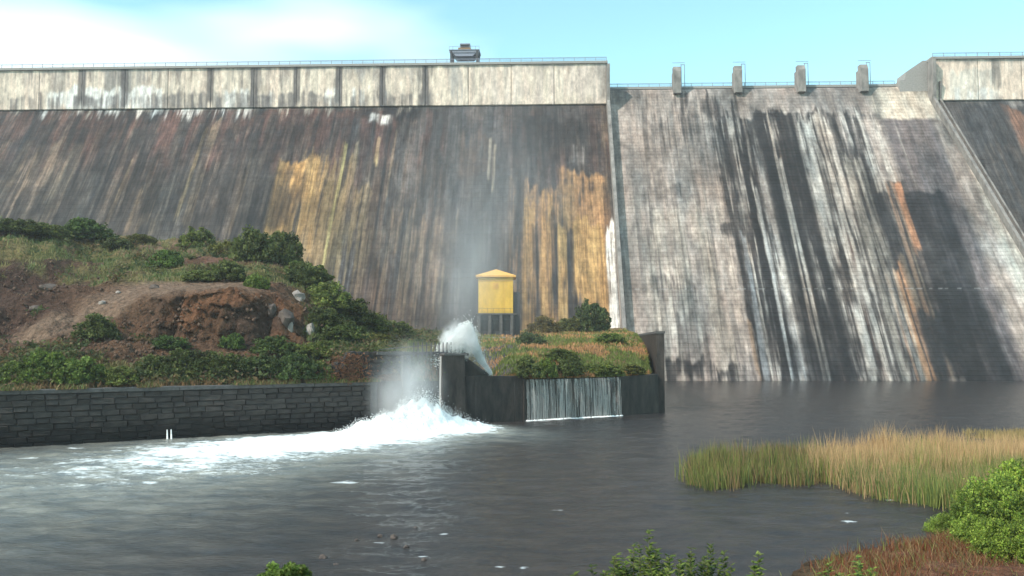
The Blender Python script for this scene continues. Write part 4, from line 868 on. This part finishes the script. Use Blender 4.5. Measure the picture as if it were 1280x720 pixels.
#@@PART3
# =================================================================== VEGETATION
def leaf_cloud(n, clumps, ls, cols, seed, flat=1.0, up=0.0, lobes=None, aspect=1.0):
    """leaves (folded rhombs) on many small clumps spread through a bush of radius 1 and height 1"""
    g = np.random.default_rng(seed)
    cc = []
    while len(cc) < clumps:
        p = g.uniform(-1, 1, 3); p[2] = g.uniform(0, 1)
        e = (p[0] ** 2 + p[1] ** 2) + (p[2] * 1.0) ** 2 * .92
        lim = .55 + .6 * vn(np.array(p[0] * 2 + seed), np.array(p[1] * 2 + 5), seed)
        if e < lim and e > .12: cc.append(p)
    cc = np.array(cc); cr_ = g.uniform(.07, .24, clumps); tone = g.uniform(.55, 1.35, clumps)
    k = g.integers(0, clumps, n); d = g.normal(size=(n, 3)); d /= np.linalg.norm(d, axis=1)[:, None]
    P = cc[k] + d * (cr_[k] * g.random(n) ** .4)[:, None] * np.array([1, 1, .85]); P[:, 2] = np.abs(P[:, 2])
    a = g.normal(size=(n, 3)); a[:, 2] += up; a /= np.linalg.norm(a, axis=1)[:, None]
    b = np.cross(a, d + g.normal(size=(n, 3)) * .5); b /= np.linalg.norm(b, axis=1)[:, None]
    L_ = ls * g.uniform(.6, 1.4, n)[:, None]; a *= L_; b *= L_ * .45 * aspect
    V = np.stack([P - a * .5, P + b, P + a * .6, P - b], 1).reshape(-1, 3); F = np.arange(n * 4).reshape(-1, 4)
    cols = np.array(cols); q = g.integers(0, len(cols), n); c = cols[q] * (tone[k] * g.uniform(.75, 1.25, n))[:, None]
    return mesh_np('foliage', V, F, np.repeat(c, 4, 0))
GRN = [(.085, .11, .03), (.1, .125, .04), (.06, .085, .028)]
var = [leaf_cloud(6500, 150, .085, GRN, 300 + k, aspect=1.1) for k in range(5)]
for m_ in var: m_.materials.append(M['leaf'])
def stem_mesh(seed):
    g = random.Random(seed); mb = MB()
    for k in range(6):
        a = g.uniform(0, 6.28); r = g.uniform(.25, .6); mb.bar((0, 0, -.12), (math.cos(a) * r, math.sin(a) * r, g.uniform(.35, .7)), .03, 4, .012)
    return mb.me('stem')
stm = [stem_mesh(k) for k in range(3)]
for m_ in stm: m_.materials.append(M['stem'])
def bush(px, py, wpx, hpx, tone, label, kind='bush', group='bushes on the hill and the mound', depth=None, variant=None):
    p = ground_px(px, py) if depth is None else at_depth(px, py, depth)
    if p is None: return
    sc = p[1] / FOC; o = empty(kind, tuple(p - np.array([0, 0, .15])), label, 'bush', group)
    vm = random.choice(var) if variant is None else variant
    f = link('foliage', vm, None, o); f.color = (*tone, 1); f.scale = (wpx * sc * .54, wpx * sc * .48, hpx * sc * .92); f.rotation_euler = (0, 0, random.uniform(0, 6.28))
    s_ = link('stem', random.choice(stm), None, o); s_.scale = (wpx * sc * .4, wpx * sc * .4, hpx * sc)
    return o
DG = (1.05, .98, .85); MG = (1.45, 1.35, 1.0); BG_ = (1.55, 1.6, 1.0); OL = (1.5, 1.15, .9); GG = (.95, .95, 1.2)
BUSHES = [
 (18, 290, 64, 20, DG, 'dark low bush at the far left of the hill crest'),
 (62, 295, 50, 18, MG, 'low green bush on the crest left of the rounded bush'),
 (110, 300, 72, 30, (.85, 1.05, .8), 'rounded green bush standing on the hill crest near the left'),
 (150, 310, 44, 16, DG, 'dark flat bush just right of the rounded crest bush'),
 (176, 304, 36, 14, OL, 'small olive bush on the crest between two green bushes'),
 (206, 333, 44, 24, (1.1, 1.3, .9), 'bright green bush on the slope just above the dirt track'),
 (246, 308, 48, 26, MG, 'mid green bush on the crest left of the big dark pair'),
 (282, 318, 40, 20, OL, 'brownish bush on the crest beside the big dark pair'),
 (318, 326, 62, 46, DG, 'big dark rounded bush on the crest, left of the pair'),
 (350, 330, 56, 46, DG, 'big dark rounded bush on the crest, right of the pair'),
 (284, 350, 60, 26, DG, 'dark bush above the edge of the eroded cliff'),
 (320, 360, 32, 22, BG_, 'light green bush at the top right of the eroded cliff'),
 (250, 350, 50, 14, MG, 'low green bush beside the end of the dirt track'),
 (384, 362, 74, 36, DG, 'dark bush below the big pair where the slope falls away'),
 (412, 384, 66, 34, MG, 'green bush halfway down the slope beside the dam'),
 (372, 345, 44, 22, (1.2, 1.2, .9), 'light bush in front of the ochre patch on the dam'),
 (436, 402, 64, 32, DG, 'dark bush low on the slope beside the dam'),
 (462, 412, 60, 24, MG, 'green bush at the foot of the slope by the dam'),
 (492, 418, 54, 20, (1.15, 1.1, .9), 'pale green bush at the foot of the dam left of the spray'),
 (430, 422, 60, 22, (1.1, 1.1, .9), 'yellowish green bush above the rubble wall'),
 (470, 430, 60, 16, OL, 'dry olive bush behind the rubble wall'),
 (404, 404, 50, 22, DG, 'dark bush right of the pale rocks'),
 (120, 420, 52, 30, DG, 'lone dark bush growing below the dirt track'),
 (214, 434, 50, 18, (.85, 1.1, .85), 'small green bush left at the foot of the eroded cliff'),
 (290, 434, 32, 20, (1.1, 1.3, .9), 'small bright bush in the middle of the cliff foot'),
 (344, 440, 62, 22, (1, 1.1, .9), 'spreading green bush right at the foot of the eroded cliff'),
 (396, 444, 66, 20, MG, 'green bush just left of the rubble wall'),
 (18, 478, 56, 30, (1.3, 1.35, .85), 'green bush on the ledge at the left edge above the long wall'),
 (58, 474, 60, 42, (1.35, 1.45, .85), 'tall yellow green bush on the ledge near the left edge'),
 (98, 476, 66, 34, (1.25, 1.35, .85), 'tall green bush on the ledge second from the left edge'),
 (150, 478, 56, 22, (1.4, 1.3, .9), 'low pale bush between the tall bushes on the ledge'),
 (192, 470, 54, 30, DG, 'dark bush on the ledge below the lone bush'),
 (228, 468, 66, 36, DG, 'dark dense bush on the ledge under the cliff, left of three'),
 (274, 468, 64, 32, DG, 'dark dense bush on the ledge under the cliff, middle of three'),
 (320, 468, 62, 28, (.8, .85, .8), 'dark dense bush on the ledge under the cliff, right of three'),
 (364, 472, 70, 34, (.8, .95, .8), 'large dark green bush on the ledge near the rubble wall'),
 (402, 474, 36, 26, MG, 'green bush squeezed against the rubble wall'),
 (740, 416, 44, 44, (.9, .95, .95), 'dark bush at the dam foot right of the valve house'),
 (712, 414, 40, 20, OL, 'reddish dry bush at the dam foot behind the mound'),
 (680, 416, 44, 22, (1.6, .95, .9), 'reddish brown bush beside the valve house'),
 (664, 432, 44, 20, (.95, 1, 1.1), 'grey green bush on the mound near the valve house'),
 (660, 470, 42, 26, DG, 'dark green bush over the left end of the waterfall'),
 (684, 470, 30, 26, BG_, 'bright yellow green bush above the waterfall'),
 (712, 468, 46, 22, DG, 'dark bush on the mound above the middle of the waterfall'),
 (700, 450, 50, 16, MG, 'low bush in the middle of the mound'),
 (760, 430, 50, 16, BG_, 'pale grassy bush on top of the mound near the side wall'),
 (752, 466, 50, 14, (1.5, 1.4, .9), 'low yellowish bush above the right part of the waterfall'),
 (788, 466, 40, 12, OL, 'low olive bush at the right end of the mound')]
for b_ in BUSHES: bush(*b_)

# grass blades over ledges, crest and mound (one mass)
def blades(name, P, H, W_, cols, lean, label, mat, segs=1):
    n = len(P); th = rng.uniform(0, 2 * math.pi, n); dx = np.stack([np.cos(th), np.sin(th) * .4, th * 0], -1) * W_[:, None] * .5
    la = rng.normal(0, lean, (n, 2)); tip = np.concatenate([la, np.ones((n, 1))], 1) * H[:, None]; mid = np.concatenate([la * .35, np.full((n, 1), .55)], 1) * H[:, None]
    V = np.stack([P - dx, P + dx, P + mid - dx * .8, P + mid + dx * .8, P + tip], 1).reshape(-1, 3); b = (np.arange(n) * 5)[:, None]
    F = np.concatenate([b + np.array([[0, 1, 3]]), b + np.array([[0, 3, 2]]), b + np.array([[2, 3, 4]])], 0)
    return link(name, mesh_np(name, V, F, np.repeat(cols, 5, 0)), mat, kind='stuff', label=label)
idx = np.argwhere((g > .25) | (TP > 640)); pick = idx[rng.integers(0, len(idx), 60000)]
w_ = rng.random(60000)[:, None]; j2 = np.minimum(pick + 1, [TX.shape[0] - 1, TX.shape[1] - 1])
G3 = np.stack([TX2, TY2, TZ], -1); Pg = G3[pick[:, 0], pick[:, 1]] * (1 - w_) + G3[j2[:, 0], j2[:, 1]] * w_
keep = Pg[:, 1] < 235; Pg = Pg[keep]; pk = pick[keep]
gd = fbm(Pg[:, 0] * .3, Pg[:, 1] * .3, 401, 4)[:, None]
cg = np.where(gd > .52, np.array((.17, .15, .055)), np.array((.085, .115, .032))) * rng.uniform(.6, 1.3, (len(Pg), 1))
fr = (TT[pk[:, 0], pk[:, 1]] < .6)[:, None]; cg = np.where(fr & (gd > .44), np.array((.23, .13, .06)) * rng.uniform(.6, 1.3, (len(Pg), 1)), cg)
rs_ = (TP[pk[:, 0], pk[:, 1]] > 600)[:, None]; cg = np.where(rs_ & (gd > .56), np.array((.26, .15, .08)) * rng.uniform(.7, 1.3, (len(Pg), 1)), cg); cg = np.where(rs_, cg * np.array((1.75, 1.55, 1.3)), cg)
Hh = rng.uniform(.25, .8, len(Pg)) * np.where(TP[pk[:, 0], pk[:, 1]] > 600, .9, 1.0)
blades('grass', Pg, Hh, rng.uniform(.1, .2, len(Pg)), cg, .35, 'patchy green and dry grass over the hill ledges and the mound', M['grass'])

# scrub over the slopes: many small clumps read as one ground cover
ids = np.argwhere((TP < 560) & (TP > -150) & (TT > .15) & (TT < 7.2) & (fbm(TX * .16, TY * .16, 611, 4) > .47) & (roadm < .25) & ~((TP < 130) & (TT > 2.5) & (TT < 6.2) & (fbm(TX * .4, TY * .4, 617, 3) < .6)) & ~(cliff > .3) & ((g > .3) | (fbm(TX * .3, TY * .3, 613, 3) > .6)))
ids = ids[rng.integers(0, len(ids), 1500)]; cen = G3[ids[:, 0], ids[:, 1]]; nl = 42; n_ = len(cen) * nl
cen_r = rng.uniform(.3, 1.25, len(cen)); P = np.repeat(cen, nl, 0) + rng.normal(size=(n_, 3)) * np.repeat(cen_r, nl)[:, None] * np.array([.6, .6, .4]); P[:, 2] += np.repeat(cen_r, nl) * .35
a = rng.normal(size=(n_, 3)) * .13; b = rng.normal(size=(n_, 3)) * .09
tn_ = np.array([(.08, .1, .03), (.12, .11, .04), (.06, .08, .03), (.15, .1, .05)])[rng.integers(0, 4, len(cen))]
cc2 = np.repeat(tn_, nl, 0) * rng.uniform(.55, 1.3, (n_, 1))
link('scrub', mesh_np('scrub', np.stack([P - a, P + b, P + a, P - b], 1).reshape(-1, 3), np.arange(n_ * 4).reshape(-1, 4), np.repeat(cc2, 4, 0)), M['leaf'], kind='stuff', label='low olive scrub scattered over the red brown hillside')
# tufts spilling over the wall top
nt_ = 7000; sx_ = rng.uniform(-4, qlen + 3, nt_); kk = fbm(sx_ * .5, sx_ * 0 + 4, 801, 4); sx_ = sx_[kk > .44]; nt_ = len(sx_)
Pt = np.stack([Q[0][0] + qd[0] * sx_ + qn[0] * rng.uniform(-.2, 1.6, nt_) * .5, Q[0][1] + qd[1] * sx_ + qn[1] * rng.uniform(-.2, 1.6, nt_) * .5, np.full(nt_, QZ - .02)], -1)
ct = np.where(rng.random(nt_)[:, None] < .5, np.array((.2, .13, .06)), np.array((.1, .13, .035))) * rng.uniform(.6, 1.3, (nt_, 1))
blades('grass', Pt, rng.uniform(.15, .7, nt_), rng.uniform(.06, .14, nt_), ct, .6, 'tufts of dry grass along the top of the long retaining wall', M['grass'])
# rust-coloured creeper on the rubble wall
Pc = []
for _ in range(900):
    px = rng.normal(438, 13); py = rng.uniform(444, 476) + rng.normal(0, 3); q = q_at(px); p = at_depth(px, py, q[1] - .5); Pc.append(p)
Pc = np.array(Pc); d_ = rng.normal(size=(900, 3)) * .1; d2 = rng.normal(size=(900, 3)) * .08
V = np.stack([Pc - d_, Pc + d2, Pc + d_, Pc - d2], 1).reshape(-1, 3)
link('creeper', mesh_np('creeper', V, np.arange(3600).reshape(-1, 4), np.repeat(np.array([(.2, .09, .05)]) * rng.uniform(.5, 1.3, (900, 1)), 4, 0)), M['leaf'], kind='stuff', label='rust coloured creeper hanging over the rubble wall')

# boulders
def rock(px, py, wpx, hpx, mat, label, where='hill', cat='rock', seed=None, name='rock', group=None):
    if where == 'hill': p = ground_px(px, py)
    else: p = at_z(px, py, 0.0)
    if p is None: return
    sc = p[1] / FOC; me = rock_mesh(.5, seed or random.randint(0, 999), 2); me.materials.append(mat)
    o = link(name, me, None, None, tuple(p)); o.scale = (wpx * sc, wpx * sc * .8, hpx * sc * 1.3); o.rotation_euler = (0, 0, random.uniform(0, 3)); o['label'] = label; o['category'] = cat
    if group: o['group'] = group
for a_ in [(193, 360, 13, 8, M['boulder'], 'dark boulder sitting on the dirt track above the cliff'), (128, 379, 11, 5, M['pale_stone'], 'white stone lying on the dirt track'), (148, 366, 7, 4, M['pale_stone'], 'small pale stone further up the dirt track'),
           (372, 372, 22, 14, M['pale_stone'], 'pale rock high on the slope right of the cliff'), (388, 414, 10, 18, M['pale_stone'], 'upright pale rock above the green bushes'), (363, 412, 8, 16, M['pale_stone'], 'narrow upright pale rock left of the other upright one'), (340, 388, 16, 14, M['boulder'], 'dark boulder at the right end of the cliff'), (358, 398, 26, 20, M['boulder'], 'big dark boulder between the cliff and the upright rocks'), (44, 386, 16, 7, M['boulder'], 'dark rock left of the dirt track'), (62, 360, 26, 9, M['boulder'], 'long dark rock ledge left of the dirt track'), 
           (726, 414, 60, 5, M['pale_stone'], 'flat pale slab at the back of the mound')]: rock(*a_)
for k, (px, py, wd, hg) in enumerate([(404, 698, 13, 7), (492, 672, 10, 6), (475, 670, 7, 4), (508, 684, 9, 4), (446, 676, 6, 4), (530, 700, 8, 4), (420, 706, 8, 3), (520, 660, 7, 3)]):
    rock(px, py, wd, hg, M['boulder'], ['dark rock breaking the water above the round grass tuft', 'largest dark rock of the cluster in mid river', 'small dark rock left in the mid river cluster', 'flat dark rock right in the mid river cluster', 'tiny dark rock furthest left of the mid river cluster', 'dark rock nearest the camera right of the tuft', 'flat dark rock just below the one above the tuft', 'furthest small rock of the mid river cluster'][k], 'water', group='rocks breaking the river surface')
rock(1206, 716, 44, 16, M['pale_stone'], 'pale mottled boulder at the bottom right among red grass', 'water', name='boulder')

M['clod'] = mat_plain('clod', (.06, .035, .024), (.14, .085, .055), ns=1.2, bump=0)
ids = np.argwhere((TP < 560) & (TP > -60) & (TT > 1.6) & (TT < 6.5) & (((cliff > .2) & (rng.random(TP.shape) < .25)) | (g < .3)) & (roadm < .2) & (fbm(TX * .3, TY * .3, 711, 3) > .42)); ids = ids[rng.integers(0, len(ids), 2600)]
droplets('loose_stones', G3[ids[:, 0], ids[:, 1]] + rng.normal(size=(2600, 3)) * np.array([.3, .3, .0]), rng.uniform(.05, .1, 2600) * rng.choice([1, 1, 1, 2, 3.2], 2600), 'loose stones and clods scattered over the bare earth of the hill', M['clod'])
# reeds in the shallow water on the right
def poly_pts(poly, n):
    poly = np.array(poly, float); lo, hi = poly.min(0), poly.max(0); out = []
    while len(out) < n:
        P = rng.uniform(lo, hi, (n * 2, 2)); ins = np.zeros(len(P), bool); j = len(poly) - 1
        for i in range(len(poly)):
            a, b = poly[i], poly[j]; c_ = ((a[1] > P[:, 1]) != (b[1] > P[:, 1])) & (P[:, 0] < (b[0] - a[0]) * (P[:, 1] - a[1]) / (b[1] - a[1] + 1e-9) + a[0]); ins ^= c_; j = i
        out += list(P[ins])
    return np.array(out[:n])
def wpoly(pp): return [at_z(x, y, 0)[:2] for x, y in pp]
def reeds(pp, n, colf, h0, h1, label, wd=(.03, .07), lean=.13, name='reeds'):
    P = poly_pts(wpoly(pp), int(n * 1.5)); cl_ = fbm(P[:, 0] * .8, P[:, 1] * .8, 501, 4); P = P[cl_ > .40][:n]; n = len(P)
    P = P + rng.normal(0, 1, P.shape) * np.array([.45, .8]) * (rng.random(n)[:, None] < .45); z = np.array([min(drop2(*p), .6) for p in P]); P3 = np.concatenate([P, np.maximum(z, -.4)[:, None] - .1], 1)
    c_ = colf(P, n); H_ = rng.uniform(h0, h1, n) * (.35 + 1.3 * fbm(P[:, 0] * .5, P[:, 1] * .5, 511, 4, .6)); blades(name, P3, H_, rng.uniform(*wd, n), c_, lean, label, M['grass'])
TG = np.array((.40, .26, .13)); YG = np.array((.24, .26, .07)); DGr = np.array((.085, .12, .035))
def c_left(P, n):
    q = rng.random(n)[:, None]; a = fbm(P[:, 0] * .35, P[:, 1] * .35, 521, 3)[:, None]
    return np.where(q < .35 + (a - .5), TG * .8, np.where(q < .75, YG, DGr)) * rng.uniform(.65, 1.3, (n, 1))
def c_tan(P, n):
    q = rng.random(n)[:, None]; a = ss(58, 70, P[:, 1])[:, None] * .5 + fbm(P[:, 0] * .4, P[:, 1] * .4, 533, 3)[:, None]
    return np.where(q < .2 + a * .75, TG * 1.1, YG) * rng.uniform(.7, 1.3, (n, 1))
def c_front(P, n):
    q = rng.random(n)[:, None]; a = fbm(P[:, 0] * .45, P[:, 1] * .45, 537, 3)[:, None]
    return np.where(q < (a - .3) * 1.3, TG, np.where(q < .62, YG, DGr * 1.4)) * rng.uniform(.65, 1.3, (n, 1))
reeds([(860, 606), (885, 614), (920, 611), (940, 603), (1000, 606), (1040, 600), (1040, 590), (1020, 582), (960, 582), (930, 588), (890, 586), (862, 594)], 11000, c_left, 1.5, 2.6, 'green reeds standing in the water at the left end of the reed bed')
reeds([(1008, 600), (1060, 607), (1085, 606), (1300, 606), (1300, 574), (1180, 572), (1090, 574), (1030, 578), (1008, 586)], 17000, c_tan, 1.7, 3.0, 'tall straw coloured reeds in the middle of the reed bed')
reeds([(1030, 600), (1056, 612), (1085, 622), (1130, 628), (1180, 640), (1230, 648), (1300, 660), (1300, 600), (1085, 590)], 17000, c_front, 1.4, 2.4, 'fresh green reeds along the front of the reed bed')
reeds([(1206, 540), (1300, 540), (1300, 552), (1240, 550), (1210, 547)], 2500, lambda P, n: TG * np.array((.9, 1, .8)) * rng.uniform(.6, 1.2, (n, 1)), .6, 1.2, 'thin far patch of yellowish reeds at the right edge of the river', wd=(.06, .12))
mb = None
# low red-brown and green growth on the bank at the lower right
def c_red(P, n): q = rng.random(n)[:, None]; return np.where(q < .6, np.array((.24, .085, .04)), np.where(q < .85, TG * .8, YG)) * rng.uniform(.6, 1.3, (n, 1))
reeds([(1040, 706), (1120, 690), (1190, 668), (1300, 640), (1300, 750), (1000, 750)], 9000, c_red, .3, .8, 'rusty red low growth covering the near bank', wd=(.02, .05), lean=.4, name='low_growth')

# foreground leafy plants and the big bush at the right edge
FGR = [(.17, .23, .035), (.19, .27, .045), (.09, .15, .03), (.23, .28, .06)]
bigv = leaf_cloud(24000, 330, .05, FGR, 777, up=.7, aspect=.6); bigv.materials.append(M['leaf'])
bigv2 = leaf_cloud(20000, 300, .055, FGR, 778, up=.7, aspect=.6); bigv2.materials.append(M['leaf'])
def big_bush(px, py, wpx, hpx, tone, label, v, D=None):
    p = at_z(px, py, 0) if D is None else at_depth(px, py, D); p[2] = max(drop2(p[0], p[1]), 0) - .05; sc = p[1] / FOC
    o = empty('leafy_bush', tuple(p), label, 'bush', 'fresh green bushes on the near right bank')
    f = link('foliage', v, None, o); f.color = (*tone, 1); f.scale = (wpx * sc * .55, wpx * sc * .5, hpx * sc); f.rotation_euler = (0, 0, random.uniform(0, 6))
    s_ = link('stem', random.choice(stm), None, o); s_.scale = (wpx * sc * .4, wpx * sc * .4, hpx * sc)
big_bush(1250, 672, 120, 66, (1.15, 1.15, 1), 'large fresh green bush at the right edge of the near bank', bigv)
big_bush(1215, 672, 70, 44, (1, 1.05, 1), 'smaller green bush left of the large one on the near bank', bigv2)
big_bush(1290, 660, 110, 74, (1.3, 1.25, 1), 'pale green bush cut by the right edge of the photo', bigv2)
big_bush(1186, 668, 52, 30, (1.1, 1.1, 1), 'small loose green bush where the reeds meet the red bank', bigv2)
big_bush(1226, 700, 64, 34, (1.2, 1.2, 1), 'low yellow green bush growing out of the red bank', bigv2)
big_bush(1262, 722, 80, 46, (1.25, 1.25, 1), 'yellow green bush in the bottom right corner', bigv2)
def plant(px, py_top, D, spread, label, seed, tone=1.0, n_st=4):
    g = random.Random(seed); top = at_depth(px, py_top, D); gz = drop2(top[0], top[1]); hgt = max(.6, top[2] - gz)
    o = empty('leafy_plant', (top[0], top[1], gz - .05), label, 'plant', 'leafy plants along the bottom edge')
    mb = MB(); V, F, c_ = [], [], []
    for s_ in range(n_st):
        a = g.uniform(0, 6.28); r = 0 if s_ == 0 else g.uniform(.3, 1) * spread; h_ = hgt * (1 if s_ == 0 else g.uniform(.72, .95)); tip = Vector((math.cos(a) * r, math.sin(a) * r, h_)); b0 = Vector((tip.x * .25, tip.y * .25, 0)); mid = (b0 + tip) * .5 + Vector((-tip.x * .1, -tip.y * .1, 0))
        mb.bar(b0, mid, .014, 5, .01); mb.bar(mid, tip, .01, 5, .004)
        for q in range(90):
            t = .2 + .8 * q / 90 + g.uniform(-.01, .01); t = min(t, 1); P = b0.lerp(tip, t); an = q * 2.4 + g.uniform(-.4, .4); ln = .19 * (1.3 - .7 * t) * g.uniform(.8, 1.3); el_ = g.uniform(.1, .8)
            d = Vector((math.cos(an) * math.cos(el_), math.sin(an) * math.cos(el_), math.sin(el_))); side = d.cross(Vector((0, 0, 1))).normalized() * ln * .3; nrm = side.cross(d).normalized() * ln * .06
            k = len(V); V += [P, P + d * ln * .4 + side - nrm, P + d * ln * .45 + nrm, P + d * ln * .4 - side - nrm, P + d * ln + Vector((0, 0, -ln * .15))]
            F += [[k, k + 1, k + 2], [k, k + 2, k + 3], [k + 1, k + 4, k + 2], [k + 2, k + 4, k + 3]]
            cb = FGR[g.randrange(4)]; f_ = tone * g.uniform(.6, 1.15); c_ += [tuple(x * f_ for x in cb)] * 5
    link('stem', mb.me('stem'), M['stem'], o); link('leaves', mesh_np('leaves', [tuple(v) for v in V], F, c_), M['leaf'], o)
for k, (px, py, D, sp_, lab, tn) in enumerate([
    (740, 702, 15.5, .25, 'low leafy plant furthest left in the bottom row of plants', .6), (768, 694, 15, .3, 'dark leafy plant second from the left in the bottom row', .6), (792, 676, 15.5, .3, 'bushy leafy plant left of the tallest stem', .7), (811, 658, 16, .3, 'tallest leafy plant with a pointed top in the bottom row', .75), (836, 690, 15, .3, 'leafy plant just right of the tallest stem', .65), (864, 680, 15.5, .28, 'dense dark leafy plant in the middle of the bottom row', .6),
    (888, 676, 16, .12, 'thin upright plant with sparse leaves', .6), (905, 686, 15.5, .14, 'thin plant between the sparse one and the last pointed one', .6), (948, 686, 15.5, .18, 'pointed leafy plant furthest right of the dark row', .8), (1036, 700, 18, .25, 'small plant standing in front of the red bank', .9), (1072, 690, 18, .25, 'upright green plant in front of the red bank', .95)]):
    plant(px, py, D, sp_ * 1.3, lab, 600 + k, tn * 1.0, 13 if sp_ > .2 else 5)
tu = leaf_cloud(5200, 90, .1, [(.11, .17, .03), (.14, .2, .04)], 901, up=1.2); tu.materials.append(M['leaf'])
p = at_depth(349, 703, 17); gz = drop2(p[0], p[1]); o = empty('round_shrub', (p[0], p[1], gz), 'round bright green shrub top poking up at the bottom edge', 'shrub'); f = link('foliage', tu, None, o); f.scale = (.62, .6, .5); f.location = (0, 0, p[2] - gz - .5)
s_ = link('stem', stm[0], None, o); s_.scale = (.4, .4, p[2] - gz)

# air
if HAZE:
    mb = MB(); mb.box(-330, 330, -45, 345, -4.3, 121); hz = mb.me('haze'); hm = bpy.data.materials.new('haze'); hm.use_nodes = True; t = hm.node_tree; t.nodes.clear()
    v = N(t, 'ShaderNodeVolumePrincipled'); v.inputs['Density'].default_value = HAZE; v.inputs['Color'].default_value = (.95, .97, 1, 1); v.inputs['Anisotropy'].default_value = .3; ou = N(t, 'ShaderNodeOutputMaterial'); t.links.new(v.outputs[0], ou.inputs['Volume'])
    link('haze', hz, hm, kind='stuff', label='thin pale air over the river')
for o in bpy.data.objects:
    if 'category' in o.keys() and 'kind' not in o.keys(): o['kind'] = 'thing'
